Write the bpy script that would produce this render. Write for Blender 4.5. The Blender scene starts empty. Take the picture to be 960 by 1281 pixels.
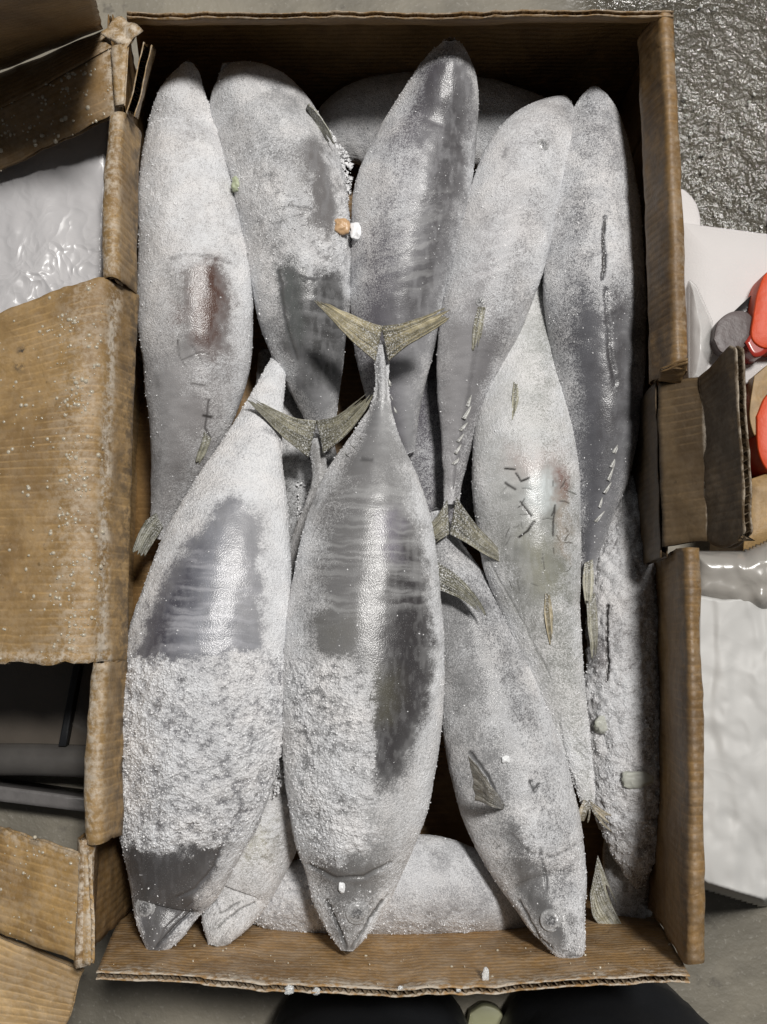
import bpy, math, random
import numpy as np
from mathutils import Vector, Matrix

random.seed(7)
RNG = np.random.default_rng(11)
sc = bpy.context.scene
COL = sc.collection

# ------------------------------------------------------------------ camera
H = 0.20                      # height of the carton rim
D0 = 0.657                    # camera height above the rim
CAMZ = H + D0
FPX = 1250.0                  # focal length in photo pixels (960 x 1281)
TILT = math.radians(7.45)
CT, ST = math.cos(TILT), math.sin(TILT)
cam_d = bpy.data.cameras.new('camera')
cam = bpy.data.objects.new('camera', cam_d)
COL.objects.link(cam)
cam.location = (0, 0, CAMZ)
cam.rotation_euler = (TILT, 0, 0)
cam_d.sensor_fit = 'VERTICAL'
cam_d.sensor_height = 24.0
cam_d.lens = FPX / 1281.0 * 24.0
cam_d.clip_start = 0.02
cam_d.clip_end = 60
sc.camera = cam

# ------------------------------------------------------------------ light
world = bpy.data.worlds.new('World')
sc.world = world
world.use_nodes = True
bg = world.node_tree.nodes['Background']
bg.inputs[0].default_value = (0.95, 0.97, 1.0, 1)
bg.inputs[1].default_value = 0.07


def area(name, loc, target, size, power, col):
    d = bpy.data.lights.new(name, 'AREA')
    d.shape = 'RECTANGLE'
    d.size, d.size_y = size
    d.energy = power
    d.color = col
    o = bpy.data.objects.new(name, d)
    COL.objects.link(o)
    o.location = loc
    o.rotation_euler = (Vector(target) - Vector(loc)).to_track_quat('-Z', 'Y').to_euler()
    return o


area('ceiling_lamp', (0.62, 0.84, 2.75), (0, 0.1, 0.1), (0.42, 0.28), 86, (1.0, 0.975, 0.94))
area('added_glint_lamp', (1.25, 2.15, 2.75), (0.2, 0.3, 0.1), (0.6, 0.25), 12, (1.0, 0.98, 0.95))  # added lamp out of view, for floor glints and a little fill
sc.view_settings.view_transform = 'Standard'
sc.view_settings.look = 'None'
sc.view_settings.exposure = 0.0
sc.view_settings.gamma = 1.0
sc.view_settings.use_curve_mapping = False
sc.cycles.use_denoising = True
sc.cycles.max_bounces = 6


# ------------------------------------------------------------------ maths
def P(px, py, z):
    """photo pixel + height -> a point in the room"""
    u = (px - 480.0) / FPX
    v = (640.5 - py) / FPX
    d = (CAMZ - z) / (CT - v * ST)
    return np.array([u * d, (v * CT + ST) * d, z])


def PA(px, py, z):
    px, py, z = np.asarray(px, float), np.asarray(py, float), np.asarray(z, float)
    u = (px - 480.0) / FPX
    v = (640.5 - py) / FPX
    d = (CAMZ - z) / (CT - v * ST)
    return np.stack([u * d, (v * CT + ST) * d, z], -1)


def proj(p):
    """points (n,3) -> photo pixels"""
    x, y, z = p[..., 0], p[..., 1], p[..., 2] - CAMZ
    yc = y * CT + z * ST
    zc = -(-y * ST + z * CT)
    return 480 + FPX * x / zc, 640.5 - FPX * yc / zc


def _h(ix, iy, iz, s):
    n = (ix * 374761393 + iy * 668265263 + iz * 2147483647 + s * 1274126177) & 0xffffffff
    n = ((n ^ (n >> 13)) * 1274126177) & 0xffffffff
    n = ((n ^ (n >> 16)) * 2246822519) & 0xffffffff
    return ((n ^ (n >> 15)) & 0xffffff) / float(0xffffff)


def vnoise(p, s=0):
    i = np.floor(p).astype(np.int64)
    f = p - i
    f = f * f * (3 - 2 * f)
    r = 0
    for dx in (0, 1):
        wx = f[..., 0] if dx else 1 - f[..., 0]
        for dy in (0, 1):
            wy = f[..., 1] if dy else 1 - f[..., 1]
            for dz in (0, 1):
                wz = f[..., 2] if dz else 1 - f[..., 2]
                r = r + wx * wy * wz * _h(i[..., 0] + dx, i[..., 1] + dy, i[..., 2] + dz, s)
    return r


def fbm(p, o=3, s=0):
    r, a, t = 0, 1.0, 0
    for k in range(o):
        r = r + a * vnoise(p * (2.03 ** k) + 17.3 * k, s + k)
        t += a
        a *= 0.55
    return r / t


def worley(p, s=0):
    i = np.floor(p).astype(np.int64)
    best = np.full(p.shape[:-1], 9.0)
    for dx in (-1, 0, 1):
        for dy in (-1, 0, 1):
            for dz in (-1, 0, 1):
                a, b, c = i[..., 0] + dx, i[..., 1] + dy, i[..., 2] + dz
                q = (a + _h(a, b, c, s) - p[..., 0]) ** 2 + (b + _h(a, b, c, s + 5) - p[..., 1]) ** 2 + (c + _h(a, b, c, s + 9) - p[..., 2]) ** 2
                best = np.minimum(best, q)
    return np.sqrt(best)


def smooth(a, b, x):
    t = np.clip((x - a) / (b - a), 0, 1)
    return t * t * (3 - 2 * t)


def catmull(pts, n):
    """smooth curve through pts (k,d), n samples evenly spaced by chord of the first two columns"""
    p = np.asarray(pts, float)
    k = len(p)
    d = np.r_[0, np.cumsum(np.hypot(*(p[1:, :2] - p[:-1, :2]).T))]
    t = np.linspace(0, d[-1], n)
    m = np.empty_like(p)
    m[1:-1] = (p[2:] - p[:-2]) / (d[2:] - d[:-2])[:, None]
    m[0] = (p[1] - p[0]) / (d[1] - d[0])
    m[-1] = (p[-1] - p[-2]) / (d[-1] - d[-2])
    j = np.clip(np.searchsorted(d, t, side='right') - 1, 0, k - 2)
    hh = (d[j + 1] - d[j])
    s = ((t - d[j]) / hh)[:, None]
    hh = hh[:, None]
    return (2 * s**3 - 3 * s**2 + 1) * p[j] + (s**3 - 2 * s**2 + s) * hh * m[j] + (-2 * s**3 + 3 * s**2) * p[j + 1] + (s**3 - s**2) * hh * m[j + 1]


def seg_dist(x, y, poly, closed=False):
    best = np.full(x.shape, 1e9)
    q = list(poly) + ([poly[0]] if closed else [])
    for (x0, y0), (x1, y1) in zip(q[:-1], q[1:]):
        dx, dy = x1 - x0, y1 - y0
        t = np.clip(((x - x0) * dx + (y - y0) * dy) / (dx * dx + dy * dy + 1e-9), 0, 1)
        best = np.minimum(best, np.hypot(x - x0 - t * dx, y - y0 - t * dy))
    return best


def poly_in(x, y, poly):
    c = np.zeros(x.shape, bool)
    q = list(poly)
    for (x0, y0), (x1, y1) in zip(q, q[1:] + q[:1]):
        if y0 == y1:
            continue
        c ^= ((y0 > y) != (y1 > y)) & (x < (x1 - x0) * (y - y0) / (y1 - y0) + x0)
    return c


def poly_mask(x, y, poly, soft):
    d = seg_dist(x, y, poly, True)
    sd = np.where(poly_in(x, y, poly), d, -d)
    return smooth(-soft, soft, sd)


# ------------------------------------------------------------------ objects
def setp(o, label=None, cat=None, group=None, kind=None):
    if label: o['label'] = label
    if cat: o['category'] = cat
    if group: o['group'] = group
    if kind: o['kind'] = kind
    return o


def empty(name, loc, label, cat, group=None):
    o = bpy.data.objects.new(name, None)
    COL.objects.link(o)
    o.location = loc
    o.empty_display_size = 0.02
    return setp(o, label, cat, group)


def mesh(name, v, f, mat, parent=None, smooth_=True, attrs=None, uv=None, kind=None):
    """v (n,3) world coordinates, f (m,k) one face size, or a list of arrays"""
    fl = f if isinstance(f, list) else [f]
    fl = [np.asarray(a, np.int32) for a in fl if len(a)]
    v = np.asarray(v, np.float64)
    org = np.array(parent_loc(parent)) if parent is not None else np.array([v[:, 0].mean(), v[:, 1].mean(), v[:, 2].min()])
    me = bpy.data.meshes.new(name)
    nl = sum(a.size for a in fl)
    nf = sum(len(a) for a in fl)
    me.vertices.add(len(v))
    me.vertices.foreach_set('co', (v - org).astype(np.float32).ravel())
    me.loops.add(nl)
    li = np.concatenate([a.ravel() for a in fl])
    me.loops.foreach_set('vertex_index', li)
    me.polygons.add(nf)
    tot = np.concatenate([np.full(len(a), a.shape[1], np.int32) for a in fl])
    me.polygons.foreach_set('loop_start', np.r_[0, np.cumsum(tot)[:-1]].astype(np.int32))
    me.update(calc_edges=True)
    me.polygons.foreach_set('use_smooth', np.full(nf, smooth_, bool))
    for k, a in (attrs or {}).items():
        a = np.asarray(a, np.float32)
        if a.ndim == 1:
            me.attributes.new(k, 'FLOAT', 'POINT').data.foreach_set('value', a)
        else:
            if a.shape[1] == 3:
                a = np.c_[a, np.ones(len(a), np.float32)]
            me.attributes.new(k, 'FLOAT_COLOR', 'POINT').data.foreach_set('color', a.astype(np.float32).ravel())
    if uv is not None:
        me.uv_layers.new(name='UVMap').data.foreach_set('uv', np.asarray(uv, np.float32)[li].ravel())
    me.materials.append(mat)
    me.validate()
    o = bpy.data.objects.new(name, me)
    COL.objects.link(o)
    if parent is not None:
        o.parent = parent
    else:
        o.location = org
    if kind:
        o['kind'] = kind
    return o


def parent_loc(o):
    r = np.zeros(3)
    while o is not None:
        r += np.array(o.location)
        o = o.parent
    return r


def grid_faces(nu, nv, wrap=False, off=0):
    i = np.arange(nu - 1)[:, None]
    j = np.arange(nv if wrap else nv - 1)[None, :]
    j2 = (j + 1) % nv
    a = i * nv + j
    b = i * nv + j2
    c = (i + 1) * nv + j2
    d = (i + 1) * nv + j
    return np.stack([a, b, c, d], -1).reshape(-1, 4) + off


OCT_V = np.array([[1, 0, 0], [-1, 0, 0], [0, 1, 0], [0, -1, 0], [0, 0, 1], [0, 0, -1]], float)
OCT_F = np.array([[0, 2, 4], [2, 1, 4], [1, 3, 4], [3, 0, 4], [2, 0, 5], [1, 2, 5], [3, 1, 5], [0, 3, 5]])


def grains(name, pos, size, mat, parent=None, flat=0.75, kind='stuff'):
    n = len(pos)
    q = RNG.normal(size=(n, 4))
    q /= np.linalg.norm(q, axis=1)[:, None]
    w, x, y, z = q.T
    R = np.stack([1 - 2 * (y * y + z * z), 2 * (x * y - z * w), 2 * (x * z + y * w), 2 * (x * y + z * w), 1 - 2 * (x * x + z * z), 2 * (y * z - x * w),
                  2 * (x * z - y * w), 2 * (y * z + x * w), 1 - 2 * (x * x + y * y)], -1).reshape(n, 3, 3)
    sc3 = size[:, None] * RNG.uniform(0.55, 1.15, (n, 3))
    v = OCT_V[None] * RNG.uniform(0.7, 1.2, (n, 6, 1)) * sc3[:, None, :]
    v = np.einsum('nij,nkj->nki', R, v) + pos[:, None, :]
    f = OCT_F[None] + (np.arange(n) * 6)[:, None, None]
    return mesh(name, v.reshape(-1, 3), f.reshape(-1, 3), mat, parent, False, kind=kind)


# ------------------------------------------------------------------ materials
def mat_new(name):
    m = bpy.data.materials.new(name)
    m.use_nodes = True
    nt = m.node_tree
    b = nt.nodes['Principled BSDF']
    return m, nt, b


class N:
    """tiny node helper"""
    def __init__(s, nt):
        s.nt = nt

    def node(s, t, **kw):
        n = s.nt.nodes.new(t)
        for k, v in kw.items():
            setattr(n, k, v)
        return n

    def put(s, sock, v):
        if isinstance(v, bpy.types.NodeSocket):
            s.nt.links.new(v, sock)
        elif v is not None:
            sock.default_value = v

    def math(s, op, a, b=None, c=None, clamp=False):
        n = s.node('ShaderNodeMath', operation=op, use_clamp=clamp)
        s.put(n.inputs[0], a)
        if b is not None: s.put(n.inputs[1], b)
        if c is not None: s.put(n.inputs[2], c)
        return n.outputs[0]

    def mix(s, f, a, b, blend='MIX'):
        n = s.node('ShaderNodeMix', data_type='RGBA', blend_type=blend)
        s.put(n.inputs[0], f)
        s.put(n.inputs[6], a if isinstance(a, bpy.types.NodeSocket) else (*a, 1))
        s.put(n.inputs[7], b if isinstance(b, bpy.types.NodeSocket) else (*b, 1))
        return n.outputs[2]

    def step(s, x, a, b, lo=0.0, hi=1.0):
        n = s.node('ShaderNodeMapRange', interpolation_type='SMOOTHSTEP')
        s.put(n.inputs[0], x)
        n.inputs[1].default_value, n.inputs[2].default_value = a, b
        n.inputs[3].default_value, n.inputs[4].default_value = lo, hi
        return n.outputs[0]

    def coord(s, which='Object', scale=None):
        c = s.node('ShaderNodeTexCoord').outputs[which]
        if scale is not None:
            m = s.node('ShaderNodeMapping')
            m.inputs['Scale'].default_value = scale
            s.put(m.inputs[0], c)
            c = m.outputs[0]
        return c

    def noise(s, vec, scale, detail=3.0, rough=0.55, dist=0.0):
        n = s.node('ShaderNodeTexNoise')
        s.put(n.inputs['Vector'], vec)
        n.inputs['Scale'].default_value = scale
        n.inputs['Detail'].default_value = detail
        n.inputs['Roughness'].default_value = rough
        n.inputs['Distortion'].default_value = dist
        return n.outputs[0]

    def voro(s, vec, scale, feature='F1'):
        n = s.node('ShaderNodeTexVoronoi', feature=feature)
        s.put(n.inputs['Vector'], vec)
        n.inputs['Scale'].default_value = scale
        return n.outputs[0]

    def attr(s, name, out=2):
        return s.node('ShaderNodeAttribute', attribute_name=name).outputs[out]

    def bump(s, h, strength, dist, normal=None):
        n = s.node('ShaderNodeBump')
        s.put(n.inputs['Strength'], strength)
        n.inputs['Distance'].default_value = dist
        s.put(n.inputs['Height'], h)
        if normal is not None:
            s.put(n.inputs['Normal'], normal)
        return n.outputs[0]


def mk_fish():
    m, nt, b = mat_new('frosted_fish_skin')
    g = N(nt)
    co = g.coord()
    fr = g.attr('frost')
    cr = g.attr('crust')
    skin = g.attr('skin', 0)
    n1 = g.noise(co, 950, 3, 0.7)
    n2 = g.noise(co, 130, 3, 0.6)
    v1 = g.voro(co, 1150)
    v2 = g.voro(co, 560)
    spk = g.math('ADD', g.math('MULTIPLY', g.math('SUBTRACT', n1, 0.5), 0.85), g.math('MULTIPLY', g.math('SUBTRACT', n2, 0.5), 0.30))
    spk = g.math('ADD', spk, g.math('MULTIPLY', g.math('SUBTRACT', 0.45, v1), 0.6))
    k = g.math('ADD', fr, spk)
    mask = g.step(k, 0.0, 1.08)
    mask = g.math('MULTIPLY', mask, g.math('MINIMUM', g.math('MULTIPLY', fr, 6.0), 1.0))
    tint = g.mix(g.step(g.noise(co, 28, 3), 0.35, 0.7), (0.77, 0.78, 0.80), (0.83, 0.815, 0.81))
    col = g.mix(mask, skin, tint)
    speck = g.math('MULTIPLY', g.step(g.noise(co, 1300, 2, 0.5), 0.60, 0.70), 0.75)
    col = g.mix(g.math('MULTIPLY', speck, g.math('MULTIPLY', g.math('MULTIPLY_ADD', fr, 2.5, 0.22, True), g.step(g.noise(co, 90, 3, 0.6), 0.35, 0.6))), col, (0.80, 0.80, 0.81))
    # little pits between the granules of the thick crust
    pit = g.math('MULTIPLY', g.step(v2, 0.42, 0.75), g.math('MULTIPLY', cr, 0.25))
    col = g.mix(pit, col, (0.30, 0.29, 0.30))
    g.put(b.inputs['Base Color'], col)
    g.put(b.inputs['Roughness'], g.math('MULTIPLY_ADD', mask, 0.42, 0.27))
    b.inputs['Specular IOR Level'].default_value = 0.5
    h = g.math('ADD', g.math('MULTIPLY', n1, 0.9), g.math('MULTIPLY', v1, -0.7))
    h = g.math('ADD', h, g.math('MULTIPLY', g.math('MULTIPLY', v2, cr), -1.6))
    st = g.math('MULTIPLY_ADD', mask, 0.62, 0.16)
    nb = g.bump(h, st, 0.0011)
    g.put(b.inputs['Normal'], nb)
    return m


def mk_frost():
    m, nt, b = mat_new('frost_grains')
    g = N(nt)
    co = g.coord()
    g.put(b.inputs['Base Color'], g.mix(g.noise(co, 300, 2), (0.66, 0.66, 0.67), (0.92, 0.92, 0.93)))
    b.inputs['Roughness'].default_value = 0.42
    return m


def mk_ice(col, rough=0.2, trans=0.55):
    m, nt, b = mat_new('clear_ice')
    g = N(nt)
    b.inputs['Base Color'].default_value = (*col, 1)
    b.inputs['Roughness'].default_value = rough
    b.inputs['IOR'].default_value = 1.31
    b.inputs['Transmission Weight'].default_value = trans
    g.put(b.inputs['Normal'], g.bump(g.noise(g.coord(), 500, 3), 0.3, 0.001))
    return m


def mk_fin():
    m, nt, b = mat_new('fin_membrane')
    g = N(nt)
    c = g.attr('skin', 0)
    co = g.coord()
    uv = g.coord('UV', (2.2, 20, 1))
    r = g.noise(uv, 1.0, 4, 0.7)
    col = g.mix(g.step(r, 0.35, 0.68), g.mix(0.45, c, (0.03, 0.03, 0.022)), g.mix(0.22, c, (0.62, 0.59, 0.46)))
    fz = g.math('MULTIPLY', g.step(g.noise(co, 900, 3, 0.6), 0.48, 0.68), g.attr('frost'))
    col = g.mix(fz, col, (0.78, 0.78, 0.78))
    g.put(b.inputs['Base Color'], col)
    g.put(b.inputs['Roughness'], g.math('MULTIPLY_ADD', fz, 0.3, 0.34))
    g.put(b.inputs['Normal'], g.bump(g.math('ADD', r, g.math('MULTIPLY', fz, 0.6)), 0.5, 0.0008))
    return m


def mk_crinkle(name, col, rough, alpha=1.0, sc1=34, sc2=95, st=0.35):
    m, nt, b = mat_new(name)
    g = N(nt)
    co = g.coord()
    c = np.array(col)
    wv = g.node('ShaderNodeVectorMath', operation='MULTIPLY_ADD')
    nz = g.node('ShaderNodeTexNoise')
    g.put(nz.inputs['Vector'], co)
    nz.inputs['Scale'].default_value = sc1 * 0.8
    g.put(wv.inputs[0], nz.outputs[1])
    wv.inputs[1].default_value = (0.09, 0.09, 0.09)
    g.put(wv.inputs[2], co)
    a1 = g.voro(wv.outputs[0], sc1)
    a2 = g.voro(wv.outputs[0], sc2)
    g.put(b.inputs['Base Color'], g.mix(g.noise(co, 9, 4, 0.6), tuple(c * 0.86), tuple(np.minimum(c * 1.1, 1))))
    b.inputs['Roughness'].default_value = rough
    b.inputs['Alpha'].default_value = alpha
    big = g.step(g.noise(co, 7, 3, 0.6), 0.42, 0.68)
    h = g.math('ADD', a1, g.math('MULTIPLY', a2, 0.35))
    g.put(b.inputs['Normal'], g.bump(h, g.math('MULTIPLY_ADD', big, st, st * 0.4), 0.008))
    return m


def mk_eye():
    m, nt, b = mat_new('frozen_eye')
    g = N(nt)
    d = g.attr('ring')
    col = g.mix(g.step(d, 0.30, 0.60), (0.10, 0.10, 0.102), (0.27, 0.27, 0.27))
    col = g.mix(g.math('MULTIPLY', g.step(g.noise(g.coord(), 800, 3, 0.6), 0.46, 0.66), 0.55), col, (0.62, 0.62, 0.63))
    g.put(b.inputs['Base Color'], col)
    b.inputs['Roughness'].default_value = 0.25
    g.put(b.inputs['Normal'], g.bump(g.noise(g.coord(), 700, 3), 0.25, 0.0008))
    return m


def mk_card(name, base, wet=0.0):
    m, nt, b = mat_new(name)
    g = N(nt)
    uv = g.coord('UV')                       # metres: u along the edge, v along the flutes
    co = g.coord()
    w = g.node('ShaderNodeSeparateXYZ')
    g.put(w.inputs[0], uv)
    jit = g.math('MULTIPLY', g.noise(co, 60, 2), 0.0016)
    flute = g.math('SINE', g.math('MULTIPLY', g.math('ADD', w.outputs[0], jit), 2 * math.pi / 0.0056))
    mp = g.node('ShaderNodeMapping')
    mp.inputs['Scale'].default_value = (420, 18, 1)
    g.put(mp.inputs[0], uv)
    streak = g.noise(mp.outputs[0], 1.0, 4, 0.6)
    mp2 = g.node('ShaderNodeMapping')
    mp2.inputs['Scale'].default_value = (150, 9, 1)
    g.put(mp2.inputs[0], uv)
    streak2 = g.noise(mp2.outputs[0], 1.0, 3, 0.55)
    big = g.noise(co, 16, 4, 0.6, 0.6)
    fine = g.noise(co, 700, 3, 0.7)
    b0 = np.array(base) * 1.14
    blot = g.noise(co, 34, 5, 0.65, 0.8)
    col = g.mix(g.step(blot, 0.36, 0.66), tuple(b0 * 0.84), tuple(np.minimum(b0 * 1.12, 1)))
    col = g.mix(g.math('MULTIPLY', g.step(big, 0.47, 0.62), 0.62), col, tuple(b0 * np.array([0.52, 0.48, 0.44])))
    line = g.step(flute, 0.55, 1.0)
    col = g.mix(g.math('MULTIPLY', line, g.math('MULTIPLY', g.step(g.noise(co, 24, 3, 0.6), 0.40, 0.60), 0.38)), col, tuple(np.minimum(b0 * 1.7, 1)))
    scuff = g.noise(co, 120, 5, 0.75, 0.5)
    col = g.mix(g.math('MULTIPLY', g.math('MULTIPLY', g.step(scuff, 0.58, 0.68), g.step(blot, 0.40, 0.6)), 0.34), col, tuple(np.minimum(b0 * np.array([1.9, 2.05, 2.4]), 1)))
    # dark specks, fibres
    col = g.mix(g.math('MULTIPLY', g.step(g.noise(co, 210, 2, 0.5), 0.70, 0.78), 0.6), col, tuple(b0 * 0.35))
    col = g.mix(g.math('MULTIPLY', g.step(g.noise(co, 330, 4, 0.7), 0.40, 0.62), 0.28), col, tuple(b0 * 0.66))
    wear = g.attr('wear')
    wm = g.math('MULTIPLY', wear, g.step(g.math('ADD', g.math('MULTIPLY', g.noise(co, 70, 3, 0.6), 0.7), g.math('MULTIPLY', g.noise(co, 260, 4, 0.7), 0.9)), 0.66, 0.98))
    col = g.mix(wm, col, (0.52, 0.45, 0.36))
    darken = g.attr('darken')  # per-panel mask that darkens the card in patches
    col = g.mix(g.math('MULTIPLY', darken, g.step(g.noise(co, 90, 4, 0.7), 0.40, 0.62)), col, (0.045, 0.038, 0.032))
    g.put(b.inputs['Base Color'], col)
    g.put(b.inputs['Roughness'], g.math('MULTIPLY_ADD', big, 0.35, 0.38 - wet))
    b.inputs['Specular IOR Level'].default_value = 0.4
    h = g.math('ADD', g.math('MULTIPLY', flute, 0.28), g.math('ADD', g.math('MULTIPLY', fine, 0.35), g.math('MULTIPLY', scuff, 0.6)))
    h = g.math('ADD', h, g.math('MULTIPLY', wm, 0.8))
    cz = g.math('ABSOLUTE', g.math('SUBTRACT', g.noise(co, 11, 4, 0.55, 1.2), 0.5))
    cz = g.step(cz, 0.0, 0.035)
    h = g.math('ADD', h, g.math('MULTIPLY', g.noise(co, 55, 4, 0.6), 2.4))
    h = g.math('ADD', h, g.math('MULTIPLY', cz, 0.3))
    g.put(b.inputs['Base Color'], col)
    g.put(b.inputs['Normal'], g.bump(h, 0.45, 0.0009))
    return m


def mk_floor():
    m, nt, b = mat_new('wet_concrete')
    g = N(nt)
    co = g.coord()
    big = g.noise(co, 5, 5, 0.62, 0.4)
    mid = g.noise(co, 42, 4, 0.6)
    col = g.mix(g.step(big, 0.35, 0.65), (0.135, 0.122, 0.095), (0.25, 0.225, 0.175))
    col = g.mix(g.math('MULTIPLY', g.step(mid, 0.60, 0.72), 0.6), col, (0.07, 0.062, 0.052))
    col = g.mix(g.math('MULTIPLY', g.step(g.noise(co, 240, 3), 0.58, 0.72), 0.4), col, (0.34, 0.32, 0.28))
    s = g.node('ShaderNodeSeparateXYZ')
    g.put(s.inputs[0], co)
    # the far side of the carton stands in a film of melt water
    d = g.math('ADD', g.math('MULTIPLY', s.outputs[1], 0.4), s.outputs[0])
    wet = g.step(g.math('ADD', d, g.math('MULTIPLY', g.math('SUBTRACT', big, 0.5), 0.1)), 0.18, 0.25)
    col = g.mix(wet, col, g.mix(0.82, col, (0.034, 0.030, 0.022)))
    g.put(b.inputs['Base Color'], col)
    g.put(b.inputs['Roughness'], g.math('MULTIPLY_ADD', wet, -0.53, 0.62))
    h = g.math('ADD', g.noise(co, 60, 3, 0.55), g.math('MULTIPLY', g.noise(co, 300, 3, 0.6), 0.22))
    g.put(b.inputs['Normal'], g.bump(h, g.math('MULTIPLY_ADD', wet, 0.6, 0.3), 0.0055))
    b.inputs['Specular IOR Level'].default_value = 0.6
    return m


def mk_plain(name, col, rough=0.5, bump=None, spec=0.5, var=0.12, vscale=60, trans=0.0, alpha=1.0, sss=0.0):
    m, nt, b = mat_new(name)
    g = N(nt)
    co = g.coord()
    c = np.array(col)
    g.put(b.inputs['Base Color'], g.mix(g.noise(co, vscale, 4, 0.6), tuple(c * (1 - var)), tuple(np.minimum(c * (1 + var), 1))))
    b.inputs['Roughness'].default_value = rough
    b.inputs['Specular IOR Level'].default_value = spec
    b.inputs['Transmission Weight'].default_value = trans
    b.inputs['Alpha'].default_value = alpha
    if bump:
        g.put(b.inputs['Normal'], g.bump(g.noise(co, bump[0], 4, 0.6), bump[1], bump[2]))
    return m


M_FISH = mk_fish()
M_FROST = mk_frost()
M_ICE = mk_ice((0.93, 0.95, 0.95))
M_ICEY = mk_ice((0.68, 0.69, 0.62), 0.35, 0.45)
M_FIN = mk_fin()
M_EYE = mk_eye()
M_CARD = mk_card('brown_corrugated_card', (0.262, 0.168, 0.072))
M_CARD_LT = mk_card('lighter_brown_card', (0.31, 0.195, 0.078))
M_CARD_NEAR = mk_card('orange_brown_card', (0.31, 0.185, 0.076))
M_CARD_SHADE = mk_card('shaded_dark_card', (0.088, 0.058, 0.029))  # darker copy of the card: the tab's shade is put into its colour
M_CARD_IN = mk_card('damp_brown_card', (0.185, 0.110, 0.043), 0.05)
M_CARD_DK = mk_card('old_brown_card', (0.20, 0.125, 0.054))
M_CORE = mk_plain('flute_paper', (0.30, 0.23, 0.15), 0.8)
M_FLOOR = mk_floor()
M_DROP = mk_plain('frozen_droplets', (0.62, 0.56, 0.44), 0.15, None, 0.6, 0.2, 300, 0.35)
M_SACK = mk_crinkle('white_plastic_film', (0.47, 0.46, 0.465), 0.30)
M_SACKM = mk_crinkle('white_plastic_sack', (0.47, 0.465, 0.45), 0.55, 1.0, 16, 60, 0.22)
M_FOAM = mk_plain('white_foam', (0.56, 0.535, 0.525), 0.6, (520, 0.25, 0.001), 0.35, 0.05, 30)
M_CLEAR = mk_plain('clear_plastic_film', (0.72, 0.71, 0.69), 0.16, (30, 0.3, 0.004), 0.5, 0.05, 20, 0.0, 0.30)
M_SMOKE = mk_plain('smoky_plastic', (0.022, 0.02, 0.02), 0.3, (90, .3, .003), 0.4, 0.3, 60)
M_ORANGE = mk_plain('orange_plastic', (0.56, 0.058, 0.009), 0.55, (60, 0.35, 0.003), 0.5, 0.10, 30)
M_RED = mk_plain('dark_red_plastic', (0.30, 0.028, 0.018), 0.25, None, 0.5, 0.15, 40)
M_BLACK = mk_plain('black_cloth', (0.012, 0.013, 0.015), 0.55, (900, 0.3, 0.0006), 0.4, 0.3, 40)
M_RUBBER = mk_plain('black_rubber', (0.010, 0.010, 0.011), 0.32, (120, 0.1, 0.001), 0.5, 0.2, 60)
M_STEEL = mk_plain('dark_wet_steel', (0.10, 0.085, 0.07), 0.34, (70, 0.25, 0.002), 0.5, 0.35, 22)
M_PIPE = mk_plain('grey_pipe', (0.075, 0.07, 0.065), 0.25, (200, 0.2, 0.001), 0.5, 0.4, 40)
M_OLIVE = mk_plain('olive_plastic', (0.33, 0.33, 0.20), 0.4, (90, 0.1, 0.002), 0.5, 0.2, 40)

# ------------------------------------------------------------------ setting: floor
n = 40
gx, gy = np.meshgrid(np.linspace(-4, 4, n), np.linspace(-3.5, 4.5, n), indexing='ij')
mesh('floor', np.stack([gx, gy, np.zeros_like(gx)], -1).reshape(-1, 3), grid_faces(n, n)[:, ::-1], M_FLOOR, kind='structure').location = (0, 0, -0.004)
FL = bpy.data.objects['floor']
FL.location = (0.0, 0.5, -0.004)

# ice grit added to read as glints on the wet floor beyond the long wall
gx_, gy_ = RNG.uniform(0.24, 0.60, 13000), RNG.uniform(0.22, 0.85, 13000)
kk = (fbm(np.stack([gx_ * 22, gy_ * 22, 0 * gx_], -1), 3, 2) + 0.45 * (gy_ - 0.45) > 0.46)
gx_, gy_ = gx_[kk], gy_[kk]
gs_ = 0.00035 + 0.0022 * RNG.random(len(gx_)) ** 7
gr_o = grains('glint_grit', np.stack([gx_, gy_, gs_ * 0.2], -1), gs_, mk_plain('added_glassy_grit', (0.72, 0.72, 0.68), 0.12, None, 0.8, 0.3, 400, 0.25))
setp(gr_o, 'ice grit added as glints over the dark wet floor beyond the long wall', 'ice grit')

# ------------------------------------------------------------------ the carton
XLi, XLo, XRi, XRo, YB, YT = -0.179, -0.192, 0.194, 0.207, -0.2175, 0.4405
carton = empty('cardboard_carton', (0.0075, 0.11, 0.0), 'open brown corrugated carton packed with frozen fish, torn flaps folded outward', 'cardboard box')


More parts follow.
